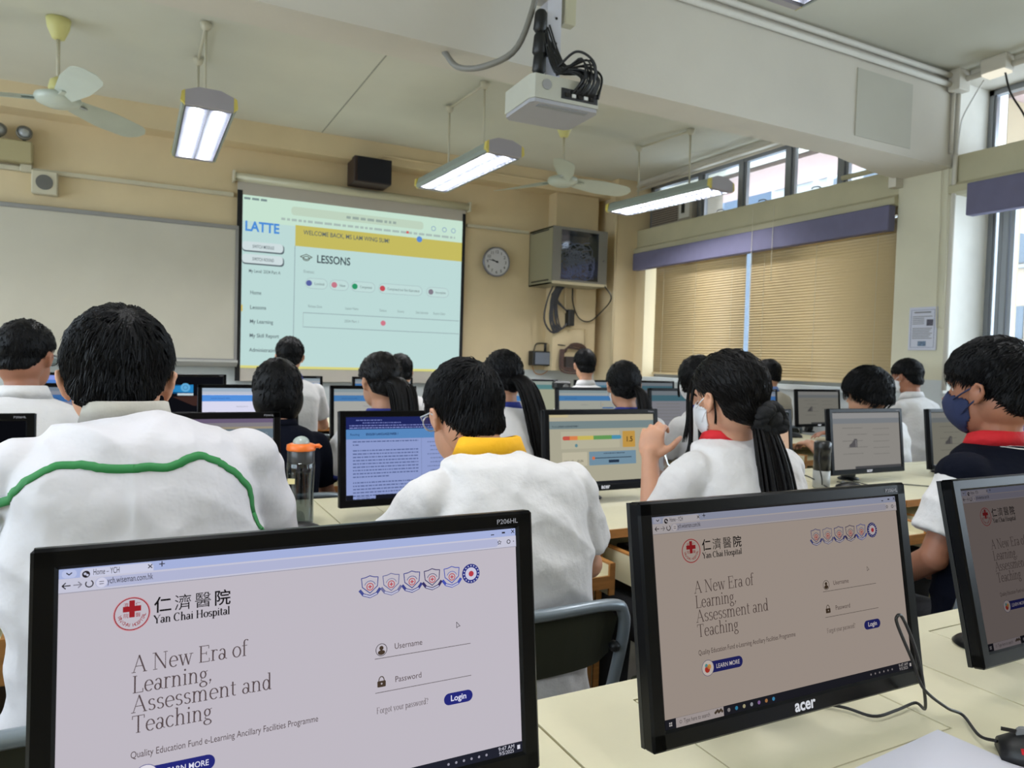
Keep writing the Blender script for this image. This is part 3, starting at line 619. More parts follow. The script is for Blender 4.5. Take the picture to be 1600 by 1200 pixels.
# air conditioner in the transom
t = empty('window_air_conditioner', (5.10, 6.28, 2.75), -PI/2, 'beige window air conditioner behind the hanging lamp in the transoms', 'air conditioner')
MB().box(-.33, .0, 0, .33, .45, .36, .015).build('case', mat('beige_ac_plastic', (160, 152, 140), .5), t)
f = MB()
for i in range(12): f.box(-.31, -.008, .04+i*.024, .12, .002, .052+i*.024)
f.build('grille_slats', mat('brown_grey_grille', (104, 92, 86), .6), t); MB().box(.15, -.006, .05, .31, .002, .32).build('control_panel', WHITEP, t)
MB().box(.2, -.02, .10, .24, -.004, .2).build('knob', PLASTM, t)

# ------------------------------------------------------------------ luminaires
TUBEM = emit((255, 255, 255), 3.0)
REFL = mat('bright_louvre_reflector', (120, 124, 134), .35, metal=.2)
def luminaire_proto():
    t = empty('hanging_luminaire', (0, 0, 0)); L = 1.26; hw = .145
    prof = [(-hw, 0), (-hw-.008, .022), (-hw+.01, .075), (-.06, .105), (.06, .105), (hw-.01, .075), (hw+.008, .022), (hw, 0), (hw-.012, 0), (hw-.012, .03), (.055, .09), (-.055, .09), (-hw+.012, .03), (-hw+.012, 0)]
    MB().prism(prof, 1, .02, L-.02).build('housing', GREYG, t)
    MB().prism([(-hw+.0125, 0), (-hw+.0125, .029), (-.055, .089), (.055, .089), (hw-.0125, .029), (hw-.0125, 0), (hw-.014, 0), (hw-.014, .028), (.054, .087), (-.054, .087), (-hw+.014, .028), (-hw+.014, 0)], 1, .02, L-.02).build('reflector', mat('grey_inner_reflector', (96, 98, 106), .5), t)
    for y0, y1 in ((0, .03), (L-.03, L)):
        e = MB().prism([(-hw+.012, -.002), (-hw+.012, .08), (-.06, .108), (.06, .108), (hw-.012, .08), (hw-.012, -.002)], 1, y0, y1).build('end_cap', LILAC, t)
        for s in (-1, 1): MB().prism([(s*(hw-.012), -.004), (s*(hw+.012), .02), (s*(hw+.006), .07), (s*(hw-.012), .082)], 1, y0-.001, y1+.001).build('corner_cap', YELL, e)
    for s in (-1, 1): MB().cyl((s*.062, .05, .04), (s*.062, L-.05, .04), .014, 10).build('fluorescent_tube', TUBEM, t, True)
    me = MB().box(-.128, -.0015, 0, .128, .0015, .022).mesh('louvre_blade', REFL)
    for i in range(22): link('louvre_blade', me, t, loc=(0, .05+i*(L-.1)/21, 0))
    f = MB()
    for x in (-.128, -.002, .124): f.box(x, .03, 0, x+.003, L-.03, .024)
    f.build('louvre_rail', REFL, t)
    return t
lp = luminaire_proto()
def lamp_light(root, L=1.26, w=1.0):
    for s in (-1, 1):
        l = bpy.data.lights.new('tube_light', 'AREA'); l.shape = 'RECTANGLE'; l.size = .03; l.size_y = L-.12; l.energy = LAMP_W*w; l.color = (.97, .97, 1.0)
        o = bpy.data.objects.new('tube_light', l); col.objects.link(o); o.parent = root; o.location = (s*.062, L/2, .024)
        o.visible_glossy = True
LUMS = [((.345, 4.65, 2.675), .5, 'white hanging lamp directly over the projection screen border', [.35, .9]),
        ((2.27, 4.62, 2.69), 3.5, 'hanging twin-tube lamp between the projector and screen top', [.0, .62]),
        ((4.29, 4.62, 2.71), 8.0, 'hanging lamp in front of the transom windows', [.0, .62]),
        ((2.215, .89, 2.70), 0, 'lamp behind the cross beam at the top edge', [.3, .9]),
        ((.1, .9, 2.72), 0, 'lamp overhead behind the camera', [.3, .9]), ((-2.0, 1.3, 2.70), 0, 'lamp on the corridor side', [.3, .9]), ((-1.9, 4.6, 2.70), 0, 'lamp in front of the whiteboard', [.3, .9]),
        ((3.12, -1.6, 2.70), 0, 'rear lamp near the windows', [.3, .9]), ((.5, -1.6, 2.70), 0, 'rear lamp behind the camera row', [.3, .9])]
LUMS[0] = (LUMS[0][0], LUMS[0][1], 'hanging lamp pointing straight at the whiteboard and screen joint', LUMS[0][3])
for i, (loc, rz, lab, rods) in enumerate(LUMS):
    o = lp if i == 0 else copy_tree(lp)
    o.location = loc; o.rotation_euler = (math.radians(-.8 if i < 3 else 0), 0, math.radians(rz)); tag(o, lab, 'lamp', 'hanging fluorescent luminaires')
for i, o in enumerate([o for o in list(scene.objects) if o.name.startswith('hanging_luminaire')]):
    x, y, z = o.location; lamp_light(o, w=1.0 if y > 4 else .52)
    c, s = math.cos(o.rotation_euler.z), math.sin(o.rotation_euler.z)
    for dy in ((.33, .93) if x < 3 or y < 4 else (.36, .98)):
        px, py = x-s*dy, y+c*dy; q = Matrix.Rotation(-o.rotation_euler.z, 4, 'Z')
        MB().cyl((0, dy, .1), (0, dy+.0, HC-z), .0085, 8).build('suspension_rod', PVC, o, True)
        MB().lathe([(.035, HC-z), (.03, HC-z-.03), (.014, HC-z-.05)], (0, dy, 0), 14).build('ceiling_rose', PVC, o, True)
    MB().cyl((0, .36, HC-z-.012), (0, .95, HC-z-.012), .010, 8).build('ceiling_conduit', PVC, o, True)
# ------------------------------------------------------------------ ceiling fans
FANW = mat('pale_green_white_enamel', (186, 194, 184), .3, var=.03); FANY = mat('yellowed_canopy', (214, 208, 140), .5)
def fan(loc, ang, label):
    t = empty('ceiling_fan', loc, 0, label, 'fan', 'ceiling fans')
    MB().lathe([(.02, 0), (.07, -.005), (.062, -.06), (.035, -.125), (.018, -.13)], n=20).build('canopy', FANY, t, True)
    MB().cyl((0, 0, -.12), (0, 0, -.40), .011, 10).build('down_rod', PVC, t, True)
    MB().lathe([(.012, -.36), (.045, -.385), (.055, -.43), (.05, -.45), (.03, -.455)], n=20).build('motor_cup', FANY, t, True)
    MB().lathe([(.03, -.45), (.075, -.462), (.125, -.48), (.132, -.50), (.118, -.525), (.07, -.545), (.02, -.55)], n=28).build('motor', FANW, t, True)
    for k in range(3):
        a = math.radians(ang+120*k); M = Matrix.Rotation(a, 4, 'Z')
        nx = 14; top = []; bot = []
        for i in range(nx+1):
            u = i/nx; x = .12+u*.58; w = .055+.035*min(1, u*2.2); 
            if u > .82: w *= math.sqrt(max(.02, 1-((u-.82)/.19)**2))
            tw = -math.radians(30-14*u); z = -.50-.01*u
            top.append([(x, s*w*math.cos(tw), z+s*w*math.sin(tw)) for s in (-1, -.5, 0, .5, 1)])
        mb = MB(); vs = [p for r in top for p in r]; vb = [(p[0], p[1], p[2]-.003) for p in vs]; n = len(vs); F = []
        for i in range(nx):
            for j in range(4):
                a0 = i*5+j; F += [(a0, a0+5, a0+6, a0+1), (n+a0, n+a0+1, n+a0+6, n+a0+5)]
        rim = [i*5 for i in range(nx+1)]+[nx*5+j for j in range(1, 5)]+[i*5+4 for i in range(nx-1, -1, -1)]+[3, 2, 1]
        F += [(rim[i], rim[(i+1) % len(rim)], n+rim[(i+1) % len(rim)], n+rim[i]) for i in range(len(rim))]
        mb.add(vs+vb, F).xf(M); b = mb.build('blade', FANW, t, True); auto_smooth(b)
        MB().box(.09, -.03, -.505, .2, .03, -.497, .002).xf(M).build('blade_bracket', CHR if k == 0 else FANW, b)
    return t
fan((-.48, 5.42, HC), 48, 'pale ceiling fan in front of the whiteboard wall'); fan((3.22, 5.42, HC), -120, 'pale ceiling fan hanging between two lamps near the windows')
# ------------------------------------------------------------------ projector on its pole
t = empty('projector', (1.62, 2.86, 2.34), math.radians(-2), 'white ceiling projector hung under the beam with black cables', 'projector')
PW = mat('aged_white_plastic', (184, 184, 172), .4, var=.03, bump=.03, bscale=200)
b = MB().prism([(-.17, -.13), (-.155, -.16), (.155, -.16), (.17, -.13), (.17, .11), (.14, .135), (-.14, .135), (-.17, .11)], 2, .015, .115)
body = b.build('body', PW, t)
MB().prism([(-.165, -.13), (-.15, -.152), (.15, -.152), (.165, -.13), (.165, .105), (.14, .13), (-.14, .13), (-.165, .105)], 2, .0, .016).build('lid', mat('grey_white_plastic', (168, 168, 174), .4), t)
f = MB(); f.box(-.03, -.162, .03, .15, -.158, .075); f.build('port_recess', PLASTM, t)
for i, x in enumerate((.0, .03, .06, .09, .12)): MB().box(x-.01, -.168, .04, x+.008, -.16, .055).build('port', WHITEP if i % 2 else GAP, t)
MB().cyl((-.10, -.164, .075), (-.10, -.16, .075), .022, 18).build('round_vent', mat('grey_vent', (150, 150, 150), .6), t)
MB().cyl((-.05, .13, .065), (-.05, .16, .065), .035, 20).build('lens', PLAST, t)
f = MB(); f.box(-.12, -.13, -.003, .12, -.1, 0); f.build('bottom_slot', mat('pale_slot', (150, 152, 156), .6), t)
MB().box(.045, -.11, -.002, .06, -.1, 0).build('indicator_light', emit((120, 120, 255), 1.5), t)
f = MB(); f.box(-.14, -.10, .118, .12, -.09, .128); f.box(-.14, .08, .118, .12, .09, .128); f.box(-.02, -.1, .118, .02, .09, .135); f.build('mount_plate', CABF, t)
MB().box(-.035, -.02, .135, .035, .05, .96).build('pole', mat('white_square_pole', (206, 206, 216), .35), t)
MB().box(-.085, -.025, .50, -.03, .05, .96).build('pole_flange', mat('pale_steel_plate', (190, 188, 184), .4), t)
f = MB()
for z in (.2, .32, .43): f.cyl((.01, -.022, z), (.01, -.019, z), .006, 8)
f.build('pole_hole', GAP, t)
MB().box(.055, -.02, .42, .11, .03, .70, .003).build('cable_cover', mat('ivory_cover', (190, 186, 160), .5), t)
f = MB(); f.tube([(.085, 0, .7), (.085, 0, .96)], .012, 8); f.tube([(.06, 0, .7), (.06, 0, .96)], .008, 8); f.build('riser_conduit', BEAM, t)
for z, s in ((.19, .032), (.27, .034), (.37, .032)):
    MB().capsule((-.075, -.03, z), (-.072, -.03, z+.05), s, s*.92).build('power_adapter', PLASTM, t, True)
f = MB(); rr = random.Random(4)
for i in range(16):
    a = rr.uniform(-.02, .03); f.tube(bez([(-.06+a, -.04, .42-i*.012), (-.03+a, -.07, .24+a), (0+a, -.1, .17+a), (.04+i*.006, -.14-a, .17+rr.uniform(-.02, .06)), (.05+i*.006, -.19, .12+a), (.02+i*.007, -.165, .055)], 18), .0042, 6)
f.tube(bez([(-.02, -.08, .18), (.04, -.16, .24), (.11, -.2, .18), (.11, -.165, .06)], 22), .0055, 6); f.tube(bez([(.0, -.05, .17), (.10, -.1, .21), (.165, -.16, .16), (.15, -.165, .055)], 22), .0055, 6)
f.build('black_cables', CABLE, t, True, kind='stuff')
pipe('flexible_conduit', bez([(1.55, 2.84, 3.0), (1.52, 2.86, 2.80), (1.46, 2.90, 2.62), (1.36, 3.0, 2.56), (1.28, 3.12, 2.58), (1.24, 3.2, 2.67)], 26), .014, mat('grey_flexible_hose', (128, 126, 120), .5), 'thick grey conduit curving from projector pole to beam', 'conduit')
# ------------------------------------------------------------------ desks
DKB = mat('dark_brown_panel', (62, 44, 32), .6, var=.2)
def desk_proto():
    t = empty('computer_desk', (0, 0, 0)); W, D = .70, .74; g = .0022; b = .001
    f = MB(); z0, z1 = .724, .75
    f.box(g, 0, z0, W-g, .43, z1); f.box(g, .683, z0, W-g, D, z1); f.box(g, .43, z0, .165, .683, z1); f.box(.53, .43, z0, W-g, .683, z1)
    f.build('top', CREAM, t)
    MB().box(.165+.003, .43+.003, z0, .53-.003, .683-.003, z1-.0004).build('cable_lid', CREAM, t)
    MB().box(.16, .425, .715, .535, .688, .723).build('lid_well', GAP, t)
    MB().box(g, -.006, z0, W-g, -.0002, z1).build('front_edging', WOOD, t)
    for x in (.004, W-.024):
        s = MB().box(x, .04, 0, x+.02, .70, z0-.001).build('side_panel', CREAM, t); MB().box(x, .034, 0, x+.02, .04, z0-.001).build('edging', WOOD, s)
    MB().box(.03, .68, .2, W-.03, .70, z0-.001).build('modesty_panel', DKB, t)
    k = MB().box(.06, -.12, .635, W-.06, .34, .65).build('keyboard_tray', CREAM, t); MB().box(.06, -.128, .62, W-.06, -.12, .655).build('edging', WOOD, k)
    for x in (.045, W-.063):
        c = MB().box(x, -.12, .60, x+.018, .30, .685).build('tray_cheek', CREAM, t); MB().box(x, -.128, .60, x+.018, -.12, .685).build('edging', WOOD, c); MB().box(x, -.128, .685, x+.018, .30, .69).build('edging', WOOD, c)
    return t
dp = desk_proto(); first = True
ROWS = {1: (.17, [-.91, -.21, .49, 1.19, 1.89]), 2: (1.77, [-.87, -.17, .53, 1.23, 1.93, 2.63, 3.33]), 3: (3.37, [-1.15, -.45, .25, .95, 1.65, 2.35, 3.05, 3.75]), 4: (4.97, [-1.15, -.45, .25, .95, 1.65, 2.35, 3.05, 3.75])}
ORD = ['first', 'second', 'third', 'fourth', 'fifth', 'sixth', 'seventh', 'eighth']
ROWN = {1: 'nearest row', 2: 'second row, behind the near seated students\' backs', 3: 'third row', 4: 'front row by the projection screen'}
for r, (y, xs) in ROWS.items():
    for i, x in enumerate(xs):
        o = dp if first else copy_tree(dp); first = False
        o.location = (x, y, 0); tag(o, 'cream computer desk with wood edging, %s from the windows, in the %s' % (ORD[len(xs)-1-i], {1: 'nearest row', 2: 'second row of desks', 3: 'third row of desks', 4: 'row nearest the screen'}[r]), 'desk', 'cream computer desks in rows')
# ------------------------------------------------------------------ monitors
PW_, PH_ = .485, .287; SW, SH = .443, .245
BASEM = MB().lathe([(.048, 0), (.052, .004), (.046, .009), (.03, .011), (.02, .012)], n=32); BASEM.v = [(x, y*.85, z) for x, y, z in BASEM.v]
base_me = BASEM.mesh('base', PLAST, True)
def bezel_mesh():
    f = MB(); h = .0
    f.box(-.2425, 0, -.019, .2425, .02, 0, .003); f.box(-.2425, 0, -.287, .2425, .02, -.264, .003); f.box(-.2425, 0, -.287, -.2215, .02, 0, .003); f.box(.2215, 0, -.287, .2425, .02, 0, .003)
    return f.mesh('bezel', PLAST)
bz_me = bezel_mesh()
bk_me = MB().loft([[(-.235, .018, -.28), (.235, .018, -.28), (.235, .018, -.006), (-.235, .018, -.006)], [(-.21, .04, -.26), (.21, .04, -.26), (.21, .04, -.03), (-.21, .04, -.03)], [(-.12, .055, -.22), (.12, .055, -.22), (.12, .055, -.07), (-.12, .055, -.07)]]).mesh('back_cover', PLASTM)
rear_me = MB().box(-.2415, .019, -.286, .2415, .026, -.001).mesh('rear_shell', PLASTM)
neck_me = MB().prism([(.035, .14), (.06, .14), (.095, .0), (.065, .0)], 0, -.03, .03).mesh('neck', PLASTM)
SCR = MB().box(-.2215, .004, -.264, .2215, .008, -.019)
def monitor(xl, y, zt, tilt, label, page, dim=1, tint=(1, 1, 1), bg=(20, 20, 24), rz=0, brand=True):
    t = empty('computer_monitor', (xl+PW_/2, y, .75), math.radians(rz), label, 'monitor', 'black desktop monitors')
    zz = zt-.75; rx = -math.radians(tilt)
    b = link('bezel', bz_me, t, loc=(0, 0, zz), rot=(rx, 0, 0)); link('back_cover', bk_me, t, loc=(0, 0, zz), rot=(rx, 0, 0)); link('rear_shell', rear_me, t, loc=(0, 0, zz), rot=(rx, 0, 0))
    cc = tuple(min(255, bg[i]*dim*tint[i]) for i in range(3))
    s = SCR.build('display', emit(cc), t, loc=(0, 0, zz), rot=(rx, 0, 0))
    link('neck', neck_me, t, loc=(0, .0, .012)); link('base', base_me, t, loc=(0, .078, .0))
    if brand:
        P = Page(b, -.2425, 0, -.0005); P.text('brand_lettering', (205, 208, 214), 'acer', .2425, .2795, .021, 1, 'CENTER', bold=.028); P.text('model_lettering', (150, 152, 158), 'P206HL', .452, .0125, .0075, 1, 'CENTER', width=.026); P.done()
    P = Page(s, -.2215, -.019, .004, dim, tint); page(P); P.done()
    return t
def pg_home(P):
    W, H = SW, SH; X = lambda u: u*W; Y = lambda v: v*H
    ink = (84, 72, 72); dk = (40, 36, 40); navy = (38, 42, 116)
    P.rect('tab_strip', (164, 178, 214), 0, 0, W, Y(.034), 1); P.rrect('browser_tab', (200, 204, 220), X(.036), Y(.004), X(.165), Y(.05), .004, 2); P.rrect('tab_menu', (184, 194, 222), X(.005), Y(.004), X(.03), Y(.032), .003, 2)
    P.rect('toolbar', (196, 198, 210), 0, Y(.034), W, Y(.082), 3); P.rrect('address_bar', (176, 182, 206), X(.062), Y(.04), X(.95), Y(.076), .0042, 4)
    P.rect('toolbar_line', (150, 150, 160), 0, Y(.082), W, Y(.0845), 4)
    P.disc('tab_icon', dk, X(.046), Y(.024), .0030, 4); P.disc('tab_icon_light', (190, 194, 210), X(.0445), Y(.022), .0011, 5); P.disc('tab_icon_light', (190, 194, 210), X(.0485), Y(.027), .0010, 5); P.text('tab_title', dk, 'Home \u2013 YCH', X(.058), Y(.029), .0075, 4, width=.020)
    P.text('tab_close_icon', dk, '\u00d7', X(.153), Y(.030), .009, 4); P.text('new_tab_icon', dk, '+', X(.174), Y(.027), .010, 3)
    P.line('tab_icon', dk, [(X(.013), Y(.014)), (X(.0175), Y(.021)), (X(.022), Y(.014))], .0009, 4)
    for x, d in ((.013, -1), (.032, 1)): P.line('nav_icon', dk if d < 0 else (130, 130, 140), [(X(x)-.003*d, Y(.058)), (X(x)+.003*d, Y(.058))], .0009, 5); P.line('nav_icon', dk if d < 0 else (130, 130, 140), [(X(x)+.0005*d, Y(.058)-.0025), (X(x)+.003*d, Y(.058)), (X(x)+.0005*d, Y(.058)+.0025)], .0009, 5)
    P.ring('nav_icon', dk, X(.052), Y(.058), .0028, .0009, 5, -60, 220)
    P.disc('site_icon', (206, 208, 222), X(.073), Y(.058), .0042, 5); P.rect('nav_icon', dk, X(.069), Y(.053), X(.077), Y(.055), 6); P.rect('nav_icon', dk, X(.069), Y(.061), X(.077), Y(.063), 6)
    P.text('address_text', dk, 'ych.wiseman.com.hk', X(.083), Y(.064), .0078, 5, width=.036)
    for x in (.934, .965): P.rect('window_icon', dk, X(x)-.002, Y(.019), X(x)+.002, Y(.023) if x < .95 else Y(.012), 3)
    P.text('window_icon', dk, '\u00d7', X(.985), Y(.028), .010, 3); P.ring('window_icon', dk, X(.978), Y(.058), .002, .0008, 5); P.disc('window_icon', dk, X(.992), Y(.058), .0006, 5)
    P.line('window_icon', dk, [(X(.952)+.0025*(1 if k % 2 == 0 else .45)*math.cos(-PI/2+k*PI/5), Y(.058)+.0025*(1 if k % 2 == 0 else .45)*math.sin(-PI/2+k*PI/5)) for k in range(11)], .0005, 5)
    # hospital logo
    cx, cy = X(.127), Y(.182); red = (150, 34, 40)
    P.ring('hospital_logo_ring', red, cx, cy, .0138, .0009, 2, n=40); P.ring('hospital_logo_ring', (206, 140, 144), cx, cy, .0146, .0005, 2, n=40)
    P.rect('hospital_logo_cross', red, cx-.0022, cy-.0118, cx+.0022, cy+.003, 2); P.rect('hospital_logo_cross', red, cx-.0072, cy-.0068, cx+.0072, cy-.002, 2)
    for ch, dx, dy in (('\u6fdf', -.0050, -.0075), ('\u4ec1', .0045, -.0075), ('\u9662', -.0050, .0018), ('\u91ab', .0045, .0018)): P.text('hospital_logo_text', red, ch, cx+dx-.0018, cy+dy+.001, .0042, 2)
    s = 'YAN CHAI HOSPITAL'
    for i, ch in enumerate(s):
        a = math.radians(188+(i)*(164/(len(s)-1))); P.text('hospital_logo_text', red, ch, cx+.0112*math.cos(a), cy-.0112*math.sin(a), .0042, 2, 'CENTER', rot=a+PI/2)
    for i, ch in enumerate('\u4ec1\u6fdf\u91ab\u9662'): P.text('chinese_heading', (20, 18, 20), ch, X(.166)+i*.0168, Y(.184), .0150, 2, bold=.012 if i in (0, 3) else .0)
    P.serif('hospital_name', (20, 18, 20), 'Yan Chai Hospital', X(.166), Y(.226), .0098, 2, width=X(.146), bold=True)
    for i, (tx, y, w) in enumerate((('A New Era of', .391, .219), ('Learning,', .463, .150), ('Assessment and', .532, .270), ('Teaching', .603, .150))):
        P.serif('page_heading', ink, tx, X(.128), Y(y), .0205, 2, width=X(w))
    P.text('page_subtitle', ink, 'Quality Education Fund e-Learning Ancillary Facilities Programme', X(.127), Y(.69), .0085, 2, width=X(.367))
    P.rrect('learn_more_button', navy, X(.135), Y(.73), X(.283), Y(.785), .0066, 2); P.disc('button_emblem', (220, 218, 220), X(.155), Y(.757), .0092, 3); P.ring('button_emblem_ring', (90, 90, 140), X(.155), Y(.757), .0092, .0006, 4)
    P.disc('emblem_dot', (190, 60, 50), X(.153), Y(.763), .004, 4); P.disc('emblem_dot', (226, 170, 90), X(.160), Y(.752), .003, 4); P.disc('emblem_dot', (90, 170, 180), X(.150), Y(.745), .0022, 4)
    P.text('button_text', (220, 222, 232), 'LEARN MORE', X(.185), Y(.767), .0072, 3, width=X(.085), bold=.01)
    # crests
    for i in range(6):
        bx, by = X(.616+i*.0512), Y(.183); c = [(70, 78, 140), (110, 112, 150), (60, 66, 130), (56, 50, 96), (70, 84, 170), (48, 54, 124)][i]
        if i == 5:
            P.disc('crest', c, bx, by, .0105, 2); P.disc('crest_centre', (200, 200, 214), bx, by, .0068, 3); P.disc('crest_mark', (180, 60, 70), bx, by, .003, 4)
            for k in range(16): P.disc('crest_dots', (200, 204, 220), bx+.0087*math.cos(k*PI/8), by+.0087*math.sin(k*PI/8), .0007, 4)
        else:
            w = .0088; P.line('crest', c, [(bx-w, by-.008), (bx-w*.5, by-.0085), (bx, by-.0100), (bx+w*.5, by-.0085), (bx+w, by-.008), (bx+w*.9, by+.001), (bx, by+.0075), (bx-w*.9, by+.001), (bx-w, by-.008)], .0009, 2)
            P.ring('crest_mark', (180, 56, 66), bx, by+.001, .0034, .0008, 3); P.rect('crest_mark', (180, 56, 66), bx-.0005, by-.001, bx+.0005, by+.003, 3); P.rect('crest_mark', (180, 56, 66), bx-.002, by+.0005, bx+.002, by+.0015, 3)
            P.ring('crest_line', c, bx, by+.001, .0058, .0006, 3, 200, 340)
            P.line('crest_ribbon', c, [(bx-.0105, by+.004), (bx-.007, by+.0085), (bx, by+.011), (bx+.007, by+.0085), (bx+.0105, by+.004)], .0030, 2); P.line('crest_ribbon_light', (190, 192, 208), [(bx-.007, by+.0085), (bx, by+.011), (bx+.007, by+.0085)], .0015, 3)
    P.ring('user_icon', dk, X(.641), Y(.452), .0058, .0006, 2, ry=.006); P.disc('user_icon', (70, 58, 46), X(.641), Y(.445), .0022, 2); P.disc('user_icon', (70, 58, 46), X(.641), Y(.463), .0038, 2, ry=.0024)
    P.text('field_text', ink, 'Username', X(.672), Y(.458), .0085, 2, width=X(.068)); P.rect('field_line', (90, 84, 84), X(.625), Y(.485), X(.866), Y(.4875), 2)
    P.rrect('lock_icon', (70, 58, 46), X(.630), Y(.578), X(.650), Y(.603), .001, 2); P.ring('lock_icon', (70, 58, 46), X(.640), Y(.578), .0028, .0009, 2, 180, 360, ry=.0042); P.disc('lock_hole', (180, 176, 176), X(.640), Y(.589), .0009, 3)
    P.text('field_text', ink, 'Password', X(.672), Y(.594), .0085, 2, width=X(.064)); P.rect('field_line', (90, 84, 84), X(.625), Y(.623), X(.866), Y(.6255), 2)
    P.serif('field_text', ink, 'Forgot your password?', X(.627), Y(.708), .0085, 2, width=X(.126))
    P.rrect('login_button', navy, X(.793), Y(.683), X(.868), Y(.733), .0060, 2); P.text('button_text', (226, 228, 240), 'Login', X(.8305), Y(.717), .0085, 3, 'CENTER', bold=.015)
    P.line('cursor', dk, [(X(.830), Y(.385)), (X(.830), Y(.410)), (X(.8345), Y(.404)), (X(.839), Y(.404)), (X(.830), Y(.385))], .0005, 3)
    P.rect('taskbar', (34, 36, 46), 0, Y(.955), W, H, 2); P.rect('search_box', (190, 188, 196), X(.035), Y(.955), X(.20), H, 3); P.text('search_text', (90, 86, 90), 'Type here to search', X(.06), Y(.985), .0072, 4, width=X(.09))
    P.ring('search_icon', (90, 86, 90), X(.05), Y(.976), .0016, .0005, 4)
    for a in (-.002, .0005):
        for b in (-.002, .0005): P.rect('start_icon', (210, 214, 224), X(.016)+a, Y(.977)+b, X(.016)+a+.0018, Y(.977)+b+.0018, 4)
    for k in range(7): P.disc('tree_art', (80, 70, 60), X(.17+.004*k), Y(.975)-.001*(k % 3), .0018, 4, 6); 
    for k, c in enumerate(((150, 152, 160), (60, 150, 200), (190, 190, 160), (170, 180, 200), (150, 120, 190), (190, 140, 90), (70, 160, 220))): P.disc('taskbar_icon', c, X(.218+.028*k), Y(.977), .0024, 4, 10)
    P.text('taskbar_text', (200, 202, 210), '9:47 AM', X(.955), Y(.975), .0058, 4, 'CENTER'); P.text('taskbar_text', (200, 202, 210), '9/5/2025', X(.955), Y(.994), .0055, 4, 'CENTER', width=.018)
    for k in range(6): P.disc('taskbar_icon', (150, 150, 160), X(.80+.02*k), Y(.977), .0014, 4, 8)
    P.rect('tray_icon', (206, 208, 214), X(.985), Y(.967), X(.993), Y(.985), 4)
def band(P, name, c, y0, y1, L=1, x0=0, x1=1): P.rect(name, c, x0*SW, y0*SH, x1*SW, y1*SH, L)
def pg_doc(P):
    band(P, 'browser_bar', (30, 38, 92), 0, .15); P.words('bookmark_text', (120, 130, 190), .01, .024, .36, .003, 1, 2); P.words('bookmark_text', (130, 140, 200), .01, .031, .28, .003, 2, 2); P.words('tab_text', (110, 120, 180), .03, .008, .08, .003, 6, 2); P.words('address_text', (110, 120, 180), .05, .016, .12, .003, 7, 2)
    band(P, 'title_band', (86, 134, 188), .15, .27); P.text('title_text', (30, 50, 90), 'Reading', .012, .055, .009, 3); P.text('title_text', (24, 40, 84), 'ENGLISH LANGUAGE PAPER 1', .06, .055, .0095, 3, width=.10, bold=.02)
    y = .072
    for k in range(17):
        if k in (2, 11): y += .007
        P.words('paragraph_text', (84, 98, 142), .02, y, .205 if k not in (1, 10, 16) else (.02 if k == 1 else .11), .0034, k+20, 2); y += .0098
    P.rect('column_divider', (110, 124, 166), .235, .066, .236, .232, 2)
    for k in range(12): P.words('question_text', (104, 118, 160), .255 if k % 3 == 0 else .265, .078+k*.0125, .13-(k % 3)*.02, .0028, k+60, 2)
    band(P, 'taskbar', (22, 24, 34), .955, 1, 3, .2); band(P, 'start_button', (22, 24, 34), .945, 1, 3, 0, .045); P.text('search_text', (70, 76, 100), 'Type here to search', .03, .241, .0065, 3, width=.04)
def pg_dash(P):
    band(P, 'browser_bar', (176, 170, 150), 0, .09); band(P, 'browser_tab', (190, 178, 140), 0, .035, 2, 0, .17); band(P, 'title_band', (116, 132, 134), .09, .2); P.text('title_text', (60, 70, 76), 'Reading', .01, .043, .008, 2); P.text('title_text', (44, 56, 66), 'ENGLISH LANGUAGE PAPER 1', .036, .043, .008, 2, width=.08, bold=.02)
    P.rrect('card', (178, 174, 152), .045, .058, .29, .118, .002, 2)
    x = .058
    for c, w in (((190, 84, 70), .022), ((214, 130, 76), .032), ((196, 178, 90), .066), ((96, 148, 84), .078), ((74, 140, 170), .034)): P.rect('score_bar', c, x, .074, x+w, .088, 3); x += w
    P.disc('score_bar', (190, 84, 70), .058, .081, .007, 3); P.disc('score_bar', (74, 140, 170), x, .081, .007, 3); P.disc('score_marker', (96, 134, 144), .106, .107, .006, 4)
    P.rrect('score_card', (188, 146, 70), .303, .06, .358, .118, .003, 2); P.text('score_text', (60, 46, 30), '1.5', .332, .098, .026, 3, 'CENTER', bold=.02)
    P.rrect('card', (186, 180, 158), .048, .13, .15, .178, .002, 2); P.text('card_text', (70, 66, 60), '14.0 / 45', .056, .164, .010, 3, width=.035, bold=.01); P.text('card_text', (70, 66, 60), '35.2%', .108, .164, .010, 3, width=.025, bold=.01)
    P.rrect('blue_card', (112, 140, 158), .158, .13, .36, .178, .002, 2); P.rect('slider_line', (30, 40, 56), .172, .152, .34, .1545, 3); P.disc('slider_knob', (206, 110, 70), .176, .153, .006, 4); P.rrect('card_button', (36, 50, 70), .24, .161, .285, .171, .002, 3); P.words('card_text', (50, 62, 80), .22, .136, .09, .003, 3, 3)
    band(P, 'taskbar', (30, 32, 36), .955, 1, 3, .27)
